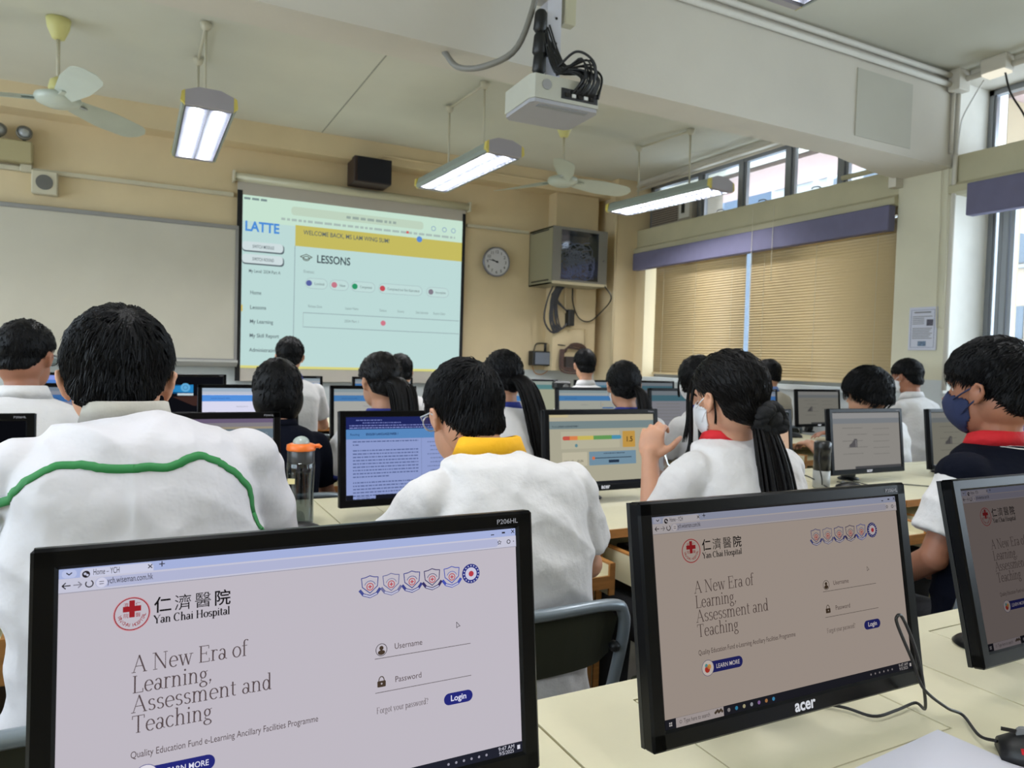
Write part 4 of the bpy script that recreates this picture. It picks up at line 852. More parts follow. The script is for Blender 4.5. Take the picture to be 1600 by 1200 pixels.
def pg_card(P):
    band(P, 'tab_strip', (104, 92, 118), 0, .045); band(P, 'toolbar', (128, 124, 130), .045, .09); band(P, 'toolbar_rule', (150, 140, 120), .09, .115); band(P, 'title_band', (100, 116, 128), .115, .22)
    for k in range(6): P.ring('title_icon', (160, 170, 176), .37+k*.011, .042, .003, .0007, 2)
    P.rrect('score_card', (182, 142, 66), .35, .07, .432, .125, .003, 2); P.words('card_text', (110, 84, 40), .375, .078, .035, .002, 4, 3); P.text('score_text', (50, 40, 24), '3.1', .372, .111, .03, 3, 'LEFT', bold=.02)
    P.rrect('blue_card', (100, 126, 148), .34, .132, .432, .185, .003, 2); P.ring('slider_knob', (206, 170, 60), .395, .158, .004, .0012, 3); P.rrect('card', (170, 170, 176), .05, .07, .33, .125, .003, 2)
    band(P, 'taskbar', (30, 32, 36), .955, 1, 3, 0)
def pg_pink(P):
    band(P, 'tab_strip', (66, 100, 62), 0, .05); band(P, 'toolbar', (186, 160, 110), .05, .09); band(P, 'toolbar_lower', (140, 140, 120), .09, .13); band(P, 'title_band', (128, 138, 146), .13, .24)
    for k in range(14): P.words('paragraph_text', (150, 118, 104), .03 if k % 4 else .24, .068+k*.011, .15+(k % 3)*.03, .003, k, 2)
def pg_grey(P):
    band(P, 'toolbar', (140, 140, 140), 0, .10); band(P, 'title_band', (118, 122, 126), .10, .19)
    for k in range(5): P.words('paragraph_text', (110, 108, 104), .06+.03*(k % 2), .065+k*.028, .13, .003, k, 2); P.words('paragraph_text', (114, 112, 108), .26, .07+k*.028, .11, .003, k+9, 2)
    P.poly('figure', (82, 80, 82), [(.10, .150), (.152, .150), (.152, .115), (.135, .113), (.118, .130), (.10, .14)], 3); P.rect('figure_light', (120, 118, 118), .140, .12, .146, .148, 4)
    band(P, 'taskbar', (70, 70, 72), .955, 1, 3, .3)
def pg_blue(P):
    band(P, 'tab_strip', (150, 166, 176), 0, .07); band(P, 'toolbar', (176, 182, 188), .07, .13); band(P, 'title_band', (78, 136, 200), .14, .27); P.text('title_text', (40, 80, 150), 'ENGLISH LANGUAGE PAPER 1', .04, .054, .008, 3, width=.09)
    P.text('paragraph_text', (130, 132, 144), 'Reading Part A', .16, .095, .009, 2); P.words('paragraph_text', (120, 120, 130), .05, .13, .22, .004, 3, 2); P.words('paragraph_text', (140, 140, 150), .03, .118, .03, .003, 8, 2)
    P.rect('column_divider', (130, 134, 150), .31, .072, .312, .24, 2); P.disc('bullet', (200, 130, 70), .325, .092, .003, 2, 8); P.rect('blue_button', (60, 110, 180), .322, .108, .41, .116, 2)
    for k in range(6): P.words('paragraph_text', (140, 140, 150), .05, .15+k*.014, .2, .003, k+30, 2)
def pg_login(P):
    P.poly('light_beam', (20, 70, 110), [(.0, .05), (.0, .11), (.25, .125), (.25, .06)], 1); P.poly('light_beam_bright', (40, 130, 190), [(.06, .07), (.09, .105), (.25, .11), (.25, .055)], 2); P.poly('warm_glow', (60, 40, 36), [(.12, .14), (.25, .20), (.38, .21), (.3, .13)], 1)
    P.disc('account_picture', (96, 168, 214), .2, .075, .03, 3); P.ring('account_icon', (50, 110, 160), .2, .075, .014, .003, 4); P.rect('password_box', (190, 206, 214), .15, .115, .25, .13, 3)
def pg_black(P): P.words('faint_text', (26, 28, 34), .03, .03, .1, .003, 1, 1)
def pg_teal(P):
    band(P, 'toolbar', (150, 160, 160), 0, .12); band(P, 'title_band', (90, 134, 142), .12, .28)
    for k in range(6): P.words('paragraph_text', (150, 150, 136), .04, .085+k*.022, .2, .004, k, 2)
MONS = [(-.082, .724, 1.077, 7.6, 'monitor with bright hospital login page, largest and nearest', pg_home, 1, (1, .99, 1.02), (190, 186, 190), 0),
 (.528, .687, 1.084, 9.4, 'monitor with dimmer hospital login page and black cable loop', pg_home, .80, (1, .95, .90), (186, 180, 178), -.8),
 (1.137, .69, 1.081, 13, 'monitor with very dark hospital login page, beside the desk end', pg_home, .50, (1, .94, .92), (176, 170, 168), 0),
 (-.715, 2.13, 1.083, 6, 'switched-off looking black monitor left of the green-piped jacket', pg_black, 1, (1, 1, 1), (11, 12, 16), 0),
 (-.13, 2.12, 1.083, 6, 'monitor with yellow score card beside the orange-lidded bottle', pg_card, 1, (1, 1, 1), (148, 148, 152), 0),
 (.523, 2.13, 1.083, 6, 'monitor with dark blue header and long paragraphs of text', pg_doc, 1, (1, 1, 1), (142, 156, 204), 0),
 (1.22, 2.13, 1.083, 6, 'monitor showing coloured score bar and small cards', pg_dash, 1, (1, 1, 1), (168, 164, 144), 0),
 (1.915, 2.13, 1.078, 6, 'monitor with pinkish page behind the long ponytail', pg_pink, 1, (1, 1, 1), (196, 166, 142), 0),
 (2.625, 2.13, 1.078, 6, 'grey monitor between dark flask and the masked boy', pg_grey, 1, (1, 1, 1), (136, 133, 128), 0),
 (3.305, 2.13, 1.074, 6, 'grey monitor half hidden by the navy face mask', pg_grey, .86, (1, 1, .97), (132, 130, 122), 0),
 (-.48, 3.87, 1.083, 5, 'third-row monitor with blue stripe between two boys', pg_blue, .75, (1, 1, 1.05), (170, 170, 184), 0),
 (.25, 3.87, 1.084, 5, 'third-row monitor with bright white and blue page', pg_blue, 1.05, (1, 1, 1.04), (206, 206, 218), 0),
 (.90, 3.87, 1.084, 5, 'third-row monitor behind the thick straight ponytail', pg_blue, .88, (1, 1, .98), (186, 186, 184), 0),
 (1.6, 3.87, 1.084, 5, 'third-row monitor hidden behind the yellow collar boy', pg_blue, .88, (1, 1, .98), (186, 186, 184), 0),
 (2.30, 3.87, 1.086, 5, 'third-row monitor with pale blue band beside masked ponytail girl', pg_blue, .86, (1, 1, .96), (180, 182, 178), 0),
 (3.02, 3.87, 1.086, 5, 'washed-out grey third-row monitor right of the blue collar', pg_teal, .72, (1, 1, 1.05), (168, 168, 168), 0),
 (3.72, 3.87, 1.086, 5, 'third-row monitor with pale blue page behind ponytail', pg_blue, .72, (1, 1, 1.05), (190, 190, 190), 0),
 (4.40, 3.87, 1.088, 5, 'grey third-row monitor near the windows', pg_grey, .82, (1, 1, .98), (134, 132, 126), 0),
 (-.60, 5.47, 1.083, 4, 'front-row monitor glowing pale blue', pg_teal, 1, (.9, .95, 1.4), (170, 180, 190), 0),
 (.055, 5.47, 1.085, 4, 'dark front-row monitor with a blue sign-in screen', pg_login, 1, (1, 1, 1), (14, 15, 20), 0),
 (.73, 5.47, 1.084, 4, 'front-row monitor under the lower edge of projection screen', pg_blue, .9, (1, 1, 1), (190, 196, 200), 0),
 (1.44, 5.47, 1.084, 4, 'front-row monitor behind the two adjoining dark heads', pg_blue, .8, (1, 1, 1), (180, 186, 190), 0),
 (2.78, 5.47, 1.086, 4, 'front-row monitor with teal band below the wall boxes', pg_teal, .95, (1, 1, .95), (164, 166, 150), 0),
 (3.44, 5.47, 1.086, 4, 'front-row monitor below the front corner conduits', pg_teal, .85, (.95, 1, 1.1), (150, 160, 170), 0),
 (4.08, 5.47, 1.086, 4, 'front-row monitor nearest the blinds', pg_teal, .7, (1, 1, 1.05), (120, 120, 126), 0)]
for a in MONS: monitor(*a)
# ------------------------------------------------------------------ keyboards, mice, bottles, paper
kb_b = MB().box(-.22, -.065, 0, .22, .065, .02, .004)
key_me = MB().box(-.008, -.0075, 0, .008, .0075, .006).mesh('key', mat('charcoal_key', (34, 34, 38), .5))
def keyboard(x, y, z, label, detail=True):
    t = empty('keyboard', (x, y, z), 0, label, 'keyboard', 'black keyboards on trays'); kb_b.build('case', PLASTM, t)
    if detail:
        for r in range(5):
            for c in range(19): link('key', key_me, t, loc=(-.20+c*.0222, -.048+r*.021, .02))
for x, s in ((1.58, 'black keyboard on the tray before the red collar girl'), (.9, 'black keyboard on the tray before the yellow collar boy')): keyboard(x, 1.82, .652, s)
def mouse(loc, rz, label, accent=None):
    t = empty('mouse', loc, rz, label, 'mouse')
    rings = []
    for k in range(9):
        u = k/8; y = -.055+u*.11; w = .031*math.sin(PI*(.12+.76*u))**.5*(1-.1*math.cos(u*PI)); h = .036*math.sin(PI*(.1+.78*u))**.6
        rings.append([(w*math.cos(a), y, max(0, h*math.sin(a))) for a in [PI*j/10 for j in range(11)]]+[(0, y, 0)])
    MB().loft(rings).build('shell', PLASTM, t, True)
    MB().box(-.001, .01, .03, .001, .053, .0345).build('button_gap', GAP, t)
    MB().cyl((-.004, .028, .030), (.004, .028, .030), .009, 12).build('wheel', GCABLE, t)
    if accent: 
        MB().tube(bez([(-.022, -.03, .024), (-.027, 0, .024), (-.024, .035, .017)], 10), .006, 6, .5).build('red_strip', accent, t, True); MB().tube(bez([(.022, -.03, .024), (.027, 0, .024), (.024, .035, .017)], 10), .006, 6, .5).build('red_strip', accent, t, True)
    return t
mouse((1.045, .492, .7515), math.radians(40), 'black mouse with red strip at the corner beside the paper', RED)
mouse((2.60, 1.99, .7515), math.radians(50), 'black mouse on the second-row desk before grey monitor')
mouse((.40, 2.02, .7515), math.radians(80), 'black mouse in front of the orange-lidded bottle')
pipe('mouse_cable', bez([(1.008, .535, .766), (1.018, .563, .758), (1.06, .61, .756), (1.02, .61, .775), (.965, .61, .813), (.937, .61, .858), (.917, .61, .888), (.902, .61, .912), (.900, .61, .921), (.909, .61, .922), (.927, .61, .899), (.946, .61, .866), (.962, .61, .827), (1.0, .628, .77), (1.03, .662, .757), (.984, .661, .755), (.937, .663, .755), (.92, .70, .755), (.88, .74, .755)], 110), .0022, CABLE, 'black mouse cable looping up over the dim login monitor', 'cable')
pipe('desk_cable', bez([(2.30, 2.08, .755), (2.36, 2.02, .755), (2.46, 1.97, .754), (2.52, 2.03, .758), (2.48, 2.12, .80), (2.40, 2.16, .79), (2.42, 2.06, .756)], 40), .0025, CABLE, 'black cable curled beside the dark flask', 'cable')
pipe('desk_cable', bez([(2.78, 2.15, .76), (2.80, 2.0, .7535), (2.95, 2.02, .7535), (3.05, 1.93, .7535), (3.15, 1.9, .7535)], 30), .0022, CABLE, 'thin cable running across the second-row desk to the masked boy', 'cable')
# sheet of paper
pp = MB(); A = [(.785, .587), (.994, .605), (1.0195, .308), (.8105, .29)]
pp.prism(A, 2, .7506, .7514); pp.build('paper_sheet', mat('white_copy_paper', (214, 214, 226), .7), label='blank white paper sheet on the nearest desk', cat='paper')
# bottle with orange lid
CLEARP = glass('clear_plastic', (215, 220, 222), .12); CLEARB = glass('water_tint', (200, 206, 208), .02)
t = empty('water_bottle', (.412, 2.115, .75), math.radians(-20), 'clear grey water bottle with orange flip lid', 'bottle')
MB().lathe([(.03, .0), (.036, .004), (.038, .02), (.037, .09), (.039, .16), (.040, .185), (.037, .19)], n=32).build('body', CLEARP, t, True)
MB().lathe([(.028, .006), (.034, .01), (.035, .09), (.036, .155)], n=28).build('water', CLEARB, t, True)
MB().lathe([(.037, .185), (.038, .19), (.038, .222), (.036, .225)], n=28).build('collar', mat('grey_smoke_plastic', (58, 60, 62), .3), t, True)
MB().lathe([(.040, .222), (.041, .226), (.040, .238), (.030, .242)], n=28).build('orange_ring', mat('orange_plastic', (240, 122, 50), .35), t, True)
MB().ell((0, 0, .243), (.024, .024, .02), 18, 8).build('dome', mat('grey_green_spout_cover', (164, 176, 170), .2, coat=.5), t, True)
MB().tube([(.03, 0, .232), (.05, 0, .236), (.055, 0, .23)], .006, 8).build('carry_hinge', mat('orange_plastic', (240, 122, 50)), t, True)
MB().box(-.030, -.0375, .13, -.010, -.033, .145).build('sticker', mat('cream_sticker', (226, 214, 160), .6), t)
t = empty('flask', (2.535, 2.08, .75), 0, 'dark-topped frosted flask beside the grey monitor', 'bottle')
MB().lathe([(.03, 0), (.034, .005), (.034, .075)], n=28).build('frosted_base', mat('frosted_plastic', (150, 152, 150), .4), t, True)
MB().lathe([(.034, .075), (.034, .13), (.033, .15), (.035, .152), (.035, .19), (.028, .197)], n=28).build('dark_sleeve', mat('smoked_black_plastic', (20, 22, 24), .3), t, True)
pipe('strap', bez([(2.51, 2.07, .93), (2.49, 2.06, .87), (2.50, 2.05, .80), (2.505, 2.05, .77)], 12), .003, CABLE, 'black wrist strap hanging from the dark flask', 'strap')
t = empty('desk_camera', (3.13, 5.2, .98), 0, 'black gadget on the front row before white-shirted boy', 'camera')
MB().box(-.07, -.03, .03, .09, .04, .10, .015).build('body', PLASTM, t); MB().cyl((.03, -.045, .05), (.03, -.03, .05), .025, 16).build('lens', GCABLE, t); MB().box(-.02, -.02, -.23, .03, .03, .03).build('stand', PLASTM, t)
# ------------------------------------------------------------------ chairs
def chair_proto():
    t = empty('school_chair', (0, 0, 0))
    MB().box(-.19, -.17, .42, .19, .20, .435, .006).build('seat', GSEAT, t)
    prof = []; rings = []
    for k in range(13):
        u = k/12*2-1; x = u*.185; y = -.215-.02*(1-u*u); r = .014*(1-abs(u)**6)
        rings.append([(x, y+.018, .655+.02*u**8), (x, y+.026, .655+.02*u**8), (x, y-.004, .795-.03*u**8), (x, y-.012, .795-.03*u**8)])
    MB().loft(rings).build('backrest', GSEAT, t)
    MB().tube(bez([(-.17, -.243, .79), (-.1, -.25, .803), (0, -.252, .805), (.1, -.25, .803), (.17, -.243, .79)], 16), .006, 6).build('backrest_edging', OLIVE, t, True)
    pts = [(-.19, .17, .01), (-.19, .17, .41), (-.19, .02, .418), (-.19, -.15, .42), (-.195, -.20, .60), (-.198, -.228, .72), (-.19, -.238, .775), (-.155, -.245, .80), (0, -.258, .805), (.155, -.245, .80), (.19, -.238, .775), (.198, -.228, .72), (.195, -.20, .60), (.19, -.15, .42), (.19, .02, .418), (.19, .17, .41), (.19, .17, .01)]
    MB().tube(bez(pts, 90), .0125, 10).build('tube_frame', TUBE, t, True)
    for s in (-1, 1): MB().cyl((s*.185, .0, .42), (s*.19, -.24, .01), .0125, 10).build('leg', TUBE, t, True); MB().ell((s*.18, -.225, .70), (.012, .014, .012), 10, 6).build('rivet', PLASTM, t, True)
    return t
cp = chair_proto()
CH = [('green-backed chair of the yellow collar boy', .69, 1.385), ('green-backed chair of the green-piped jacket boy', -.02, 1.26), ('chair of the red collar girl', 1.36, 1.30), ('green-framed chair of the navy masked boy', 1.80, 1.13), ('chair of the half-hidden boy at the picture edge', 2.88, 1.34),
      ('chair of the spectacled boy in white by the whiteboard', -.36, 2.75), ('chair of the short-haired pupil in black', .48, 2.85), ('chair of the pupil with thick straight ponytail', .9, 2.85), ('chair of the pupil with very long ponytail', 1.52, 2.85), ('chair of the masked girl with centred ponytail', 2.2, 2.85), ('chair of the girl half behind the red collar girl', 2.68, 2.85), ('chair of the bowl-haired boy', 3.75, 2.72), ('chair of the white-masked boy by the pillar', 4.55, 2.9),
      ('chair of the boy under the projected menu', .84, 4.5), ('chair of the front-row boy behind thick ponytail', 1.57, 4.5), ('chair of the boy below the wall boxes', 3.07, 4.5), ('chair of the boy before the blinds', 4.64, 4.38)]
for i, (s, x, y) in enumerate(CH):
    o = cp if i == 0 else copy_tree(cp); o.location = (x, y+.04, 0); o.scale = (1, 1, .915 if 5 <= i <= 12 else (1.0 if i == 3 else .955)); tag(o, s, 'chair', 'tube-framed school chairs')
# ------------------------------------------------------------------ people
ELS = [((0, -.008, .022), (.076, .097, .092)), ((0, .028, -.045), (.056, .070, .070)), ((0, .035, -.078), (.036, .048, .036)), ((0, -.03, -.03), (.068, .068, .07))]
def head_r(D):                      # distance from the head centre to the skin along unit directions D (n,3)
    best = np.full(len(D), .03)
    for c, r in ELS:
        c = np.array(c); r = np.array(r); A = ((D/r)**2).sum(1); B = -2*((D*c/r**2).sum(1)); Cc = ((c/r)**2).sum()-1
        disc = B*B-4*A*Cc; ok = disc > 0; t = np.where(ok, (-B+np.sqrt(np.where(ok, disc, 0)))/(2*A), 0); best = np.maximum(best, t)
    return best
def sph(n=72, k=48):
    th = (np.arange(k)+.5)/k*PI; ph = np.arange(n)/n*2*PI
    T_, P_ = np.meshgrid(th, ph, indexing='ij'); D = np.stack([np.sin(T_)*np.sin(P_), np.sin(T_)*np.cos(P_), np.cos(T_)], -1).reshape(-1, 3)   # ph=0 faces forward
    F = []
    for i in range(k-1):
        for j in range(n): a = i*n+j; b = i*n+(j+1) % n; F.append((a, a+n, b+n, b))
    F.append(tuple(range(n-1, -1, -1))); F.append(tuple((k-1)*n+j for j in range(n)))
    return D, [tuple(reversed(f)) for f in F]
STY = {'fringe': ([0, 35, 62, 82, 102, 120, 145, 180], [.22, .24, .20, .14, .10, -.40, -.66, -.70], .017, .009),
 'x': ([0, 180], [0, 0], .01, .01),
'short': ([0, 35, 62, 82, 102, 120, 145, 180], [.50, .48, .28, .14, .10, -.40, -.66, -.70], .014, .007),
       'crop': ([0, 35, 62, 82, 102, 120, 145, 180], [.52, .5, .28, .16, .12, -.32, -.55, -.58], .012, .005),
       'bowl': ([0, 40, 62, 80, 100, 125, 180], [.18, .15, -.05, -.20, -.45, -.62, -.66], .030, .030),
       'girl': ([0, 35, 60, 82, 102, 122, 180], [.42, .36, .12, .08, .0, -.62, -.78], .013, .010),
       'bob': ([0, 35, 55, 75, 105, 130, 180], [.30, .2, -.75, -.85, -.92, -.95, -.97], .020, .020)}
def hair_r(D, style, seed=0, extra=0):
    az = np.degrees(np.arctan2(np.abs(D[:, 0]), D[:, 1])); st = STY[style]; lim = np.interp(az, st[0], st[1])
    t = np.clip((D[:, 2]-lim)/.16, 0, 1); t = t*t*(3-2*t); top = np.clip((D[:, 2]+.1)/.7, 0, 1)
    thick = st[3]+(st[2]-st[3])*top
    nz = np.sin(D[:, 0]*17+seed)*np.sin(D[:, 1]*15+seed*2)*np.sin(D[:, 2]*13+seed*3)*.0028+np.sin(az*.5+D[:, 2]*9+seed)*.0008
    return head_r(D)-.008+t*(thick+.008+nz+extra), t
def tufts(mb, MM, style, n, L, seed, rad=.0016, whorl=(.12, -.62, .77), lift=.35):
    rr = np.random.RandomState(seed); D = rr.normal(size=(n*3, 3)); D /= np.linalg.norm(D, axis=1)[:, None]
    R_, t = hair_r(D, style, seed); k = t > .35; D = D[k][:n]; R_ = R_[k][:n]
    W = np.array(whorl); W = W/np.linalg.norm(W)
    fl = W-(D@W)[:, None]*D; fl = -fl/np.maximum(np.linalg.norm(fl, axis=1), .05)[:, None]+rr.normal(size=D.shape)*.22
    fl[:, 2] -= .35*(1-abs(D[:, 2])); fl -= (fl*D).sum(1)[:, None]*D; fl /= np.linalg.norm(fl, axis=1)[:, None]
    l = L*rr.uniform(.6, 1.3, len(D)); sd = np.cross(D, fl); lf = lift*rr.uniform(0, 1.2, len(D)); rows = []
    for fr, off in ((0, np.full(len(D), -.003)), (.35, l*.05), (.72, l*(.05+lf*.25)), (1, l*lf*.5)):
        q = D*R_[:, None]+fl*(l*fr)[:, None]; q /= np.linalg.norm(q, axis=1)[:, None]; rq, tq = hair_r(q, style, seed); rq = np.maximum(rq, R_-.012); rows.append(q*(rq+off)[:, None])
    for i in range(len(D)):
        vs = []
        for pr, w in zip(rows, (rad, rad*1.5, rad, .0002)): p = pr[i]; vs += [p-sd[i]*w, p+sd[i]*w, p+D[i]*w*.8]
        vs = [MM @ Vector(v) for v in vs]; F = []
        for k in range(3):
            a = k*3; F += [(a, a+3, a+4, a+1), (a+1, a+4, a+5, a+2), (a+2, a+5, a+3, a)]
        mb.add(vs, F)
def hand_shells(mb, w, d, up, side, curl=.5, sc=1.0):
    """w wrist, d direction of the hand, up back-of-hand normal, side +1 right hand / -1 left"""
    w = Vector(w); d = Vector(d).normalized(); up = Vector(up); up = (up-d*up.dot(d)).normalized(); s = d.cross(up)*side   # s towards the thumb side
    s = -s
    M = Matrix((s, d, up)).transposed()
    mb.ell(w+d*.045*sc, (.037*sc, .052*sc, .015*sc), 16, 10, M)
    mb.capsule(w-d*.02, w+d*.02, .024*sc, .026*sc)
    for i, (off, l, r) in enumerate(((.028, .072, .0085), (.010, .080, .0088), (-.010, .074, .0083), (-.028, .058, .0072))):
        p = w+d*(.082-.006*abs(i-1))*sc+s*off*sc; a = 0; q = p-d*.03*sc
        mb.capsule(q, p, r*sc*1.1, r*sc, 10); dd = d+s*off*2.0
        for j, f in enumerate((.42, .32, .26)):
            a += curl*(.55, .75, .5)[j]; v = (dd*math.cos(a)-up*math.sin(a)).normalized(); q = p+v*l*f*sc
            mb.capsule(p, q, r*sc*(1-.08*j), r*sc*(.92-.08*j), 10); p = q
    p = w+d*.02*sc+s*.028*sc; v = (d*.62+s*.75-up*.25).normalized(); q = p+v*.036*sc; mb.capsule(p, q, .011*sc, .010*sc, 10)
    v2 = (d*.85+s*.35-up*(.3+curl*.4)).normalized(); q2 = q+v2*.028*sc; mb.capsule(q, q2, .010*sc, .009*sc, 10); mb.capsule(q2, q2+(v2-up*.2).normalized()*.022*sc, .0092*sc, .0075*sc, 10)
def person(x, y, T, label, style='short', st=.24, lean=.12, face=0, pitch=12, sw=.17, skin=SKIN, shirt=SHIRT, collar=None, ctype='polo', sleeve='short', arms=None, fine=False, hs=1.0,
           hair=HAIR, tuft=250, body_yaw=0, roundb=.03, extras=None, hem=None, vest=None, hemz=.47, tl=.03, seed=0, wrinkle=.004, loose=1.0, hx=0.0, creases=()):
    """x,y head position, T top of head above the floor; local +y is the way the body faces"""
    byw = math.radians(body_yaw); root = empty('person', (x-hx*math.cos(byw)+lean*math.sin(byw), y-lean*math.cos(byw), 0), byw, label, 'person', 'pupils in school uniform')
    st += .02; sw *= .9 if sw > .171 else 1; s = T-st; vox = .0048 if fine else .0075
    hc = Vector((hx, lean, T-.118*hs)); MH = Matrix.Translation(hc) @ Matrix.Rotation(math.radians(face), 4, 'Z') @ Matrix.Rotation(-math.radians(pitch), 4, 'X') @ Matrix.Scale(hs, 4)
    D, F = sph(); R_ = head_r(D)
    vs = D*R_[:, None]; nx = hx*.6
    # arms: list of (elbow, wrist, hand dir, up, curl) for left (-1) and right (+1)
    arms = arms or {}
    dz = .79
    A = {-1: arms.get('L') or ((-sw-.06, .13, s-.27), (-.13, .40, dz), (.25, 1, -.1), (0, 0, 1), .5), 1: arms.get('R') or ((sw+.06, .13, s-.27), (.13, .40, dz), (-.25, 1, -.1), (0, 0, 1), .5)}
    ny = .045
    sh = {k: Vector((k*(sw-.015), .03, s-.045)) for k in (-1, 1)}
    body = MB()
    body.add([MH @ Vector(v) for v in vs], F)
    # nose, ears, brow, lips, lids
    body.add([MH @ Vector(p) for p in ((-.014, .088, -.035), (.014, .088, -.035), (0, .122, -.030), (0, .092, .012), (0, .085, -.045))], [(0, 2, 3), (2, 1, 3), (0, 4, 2), (4, 1, 2), (0, 3, 1), (0, 1, 4)])
    body.xf(Matrix.Identity(4))
    body.tube([MH @ Vector(p) for p in ((-.035, .084, .016), (0, .092, .020), (.035, .084, .016))], .007, 8)
    body.tube([MH @ Vector(p) for p in ((-.02, .090, -.062), (0, .096, -.061), (.02, .090, -.062))], .006, 8)
    for k in (-1, 1):
        P = [(.074, .012, -.028), (.082, .008, -.006), (.087, -.006, .012), (.091, -.020, .006), (.088, -.022, -.012), (.080, -.006, -.032), (.074, .006, -.038)]
        body.tube([MH @ Vector((k*a, b, c)) for a, b, c in P], .0055, 8)
        body.ell(MH @ Vector((k*.078, -.004, -.010)), (.007, .016, .022), 10, 8, (MH.to_3x3() @ Matrix.Rotation(k*-.25, 3, 'Z')))
    nk = Vector((nx*.6, ny, s+.0)); hb = MH @ Vector((0, -.025, -.055))
    body.capsule(nk, hb, .056, .050, 16)
    # torso core under the clothes, hips and legs
    body.capsule((0, .035, s-.14), (0, .035, s-.05), .085, .07, 14); body.capsule((-.08, .03, s-.09), (.08, .03, s-.09), .06, .06, 14); body.capsule((0, .0, .56), (0, .03, s-.15), .10, .09, 14)
    body.capsule((-.06, 0, .53), (.06, 0, .53), .085, .085, 14)
    for k in (-1, 1):
        el, wr, hd, up, cu = A[k]; el = Vector(el); wr = Vector(wr)
        body.capsule(sh[k].lerp(el, .22), el, .038, .035, 14); body.capsule((k*.06, .035, s-.10), sh[k].lerp(el, .22), .05, .038, 12); body.capsule(el, el+(wr-el)*.35, .037, .036, 14); body.capsule(el+(wr-el)*.35, wr, .036, .024, 14)
        hand_shells(body, wr, hd, up, k, cu)
        body.capsule((k*.08, .02, .52), (k*.12, .40, .49), .07, .055, 12); body.capsule((k*.12, .40, .49), (k*.12, .42, .10), .048, .035, 12); body.capsule((k*.12, .38, .06), (k*.12, .54, .04), .035, .03, 10)
    me = fuse(body, vox, 3); me.materials.append(skin); bo = link('body', me, root)
    # eyes
    for k in (-1, 1):
        e = MB().ell(MH @ Vector((k*.030, .066, -.002)), (.0105*hs, .0110*hs, .0095*hs), 12, 8).build('eye', EYE, root, True)
        MB().ell(MH @ Vector((k*.0300, .0745, -.002)), (.0050, .0034, .0052), 10, 6).build('iris', IRIS, e, True)
    MB().tube([MH @ Vector(p) for p in ((-.018, .0935, -.063), (0, .1005, -.061), (.018, .0935, -.063))], [.003, .005, .003], 8).build('lips', LIP, root, True)
    # shirt
    def ring(z, rx, ry, yc, n=28, back=0):
        out = []
        for j in range(n):
            a = 2*PI*j/n; c, q = math.cos(a), math.sin(a); e = .82
            X = (nx if z > s+.01 else 0)+rx*abs(c)**e*(1 if c > 0 else -1); Y = ry*abs(q)**e*(1 if q > 0 else -1); out.append((X, yc+Y-(back if q < 0 else 0)*abs(q), z))
        return out
    L_ = loose; w = sw; m = MB()
    lv = [(s+.050, .052, .050, ny+.012), (s+.036, .062, .058, ny+.004), (s+.018, .110, .076, ny-.006), (s+.0, w*.83, .084, .03), (s-.03, w*.97, .094, .025), (s-.08, w*1.0, .106, .018), (s-.17, w*.98*L_, .110*L_, .01), (s-.30, w*.95*L_, .108*L_, .0), (.60, w*.93*L_, .112*L_, -.005), (hemz+.03, w*.96*L_, .120*L_, -.005), (hemz, w*.98*L_, .124*L_, -.005)]
    m.loft([ring(z, a, b, c, back=roundb*max(0, 1-abs(z-(s-.14))/.25)) for z, a, b, c in lv])
    for k in (-1, 1):
        el, wr = Vector(A[k][0]), Vector(A[k][1]); s0 = sh[k]+Vector((-k*.02, 0, .0))
        if sleeve == 'short':
            e = sh[k].lerp(el, .72); m.ell(sh[k], (.056, .058, .052), 16, 10); m.tube([s0, sh[k].lerp(e, .12)+Vector((k*.002, 0, 0)), sh[k].lerp(e, .5), e], [.052*L_, .056*L_, .057*L_, .061*L_], 18)
            hemA = (sh[k].lerp(e, .90), e+(e-sh[k]).normalized()*.003)
            if hem: MB().tube([hemA[0], hemA[1]], [.0615*L_, .0635*L_], 22).build('sleeve_hem', hem, root, True)
        else:
            m.ell(sh[k], (.058, .060, .054), 16, 10); m.tube([s0, sh[k].lerp(el, .15), sh[k].lerp(el, .6), el, el.lerp(wr, .45), el.lerp(wr, .92)], [.054*L_, .060*L_, .057*L_, .053*L_, .047*L_, .038*L_], 18)
    sv = .0062 if fine else .009
    me = fuse(m, sv, 6)
    def folds(co, no):
        out = np.zeros(len(co)); sd = seed*7.3
        for i in range(len(co)):
            p = co[i]; q = Vector((p[0]*5+p[2]*3+sd, p[1]*5, p[2]*9+p[0]*4)); a = noise.noise(q); b = noise.noise(Vector((p[0]*15+sd, p[1]*13, p[2]*20)))
            c = noise.noise(Vector((p[0]*9+p[2]*9+sd, p[1]*6, p[2]*5-p[0]*12+3))); out[i] = (1-abs(a)*3.2)*wrinkle*1.5+b*wrinkle*.5+max(0, .35-abs(c))*wrinkle*2.4
        return out
    def folds2(co, no):
        sd = seed*1.7; a = np.sin(co[:, 0]*22+co[:, 2]*31+sd+2*np.sin(co[:, 2]*17+sd)); b = np.sin(co[:, 1]*30-co[:, 2]*26+sd*2+1.5*np.sin(co[:, 0]*19)); return (a*.6+b*.5)*wrinkle
    displace(me, folds if fine else folds2)
    mats_ = [shirt]; me.materials.append(shirt)
    so = link('shirt', me, root)
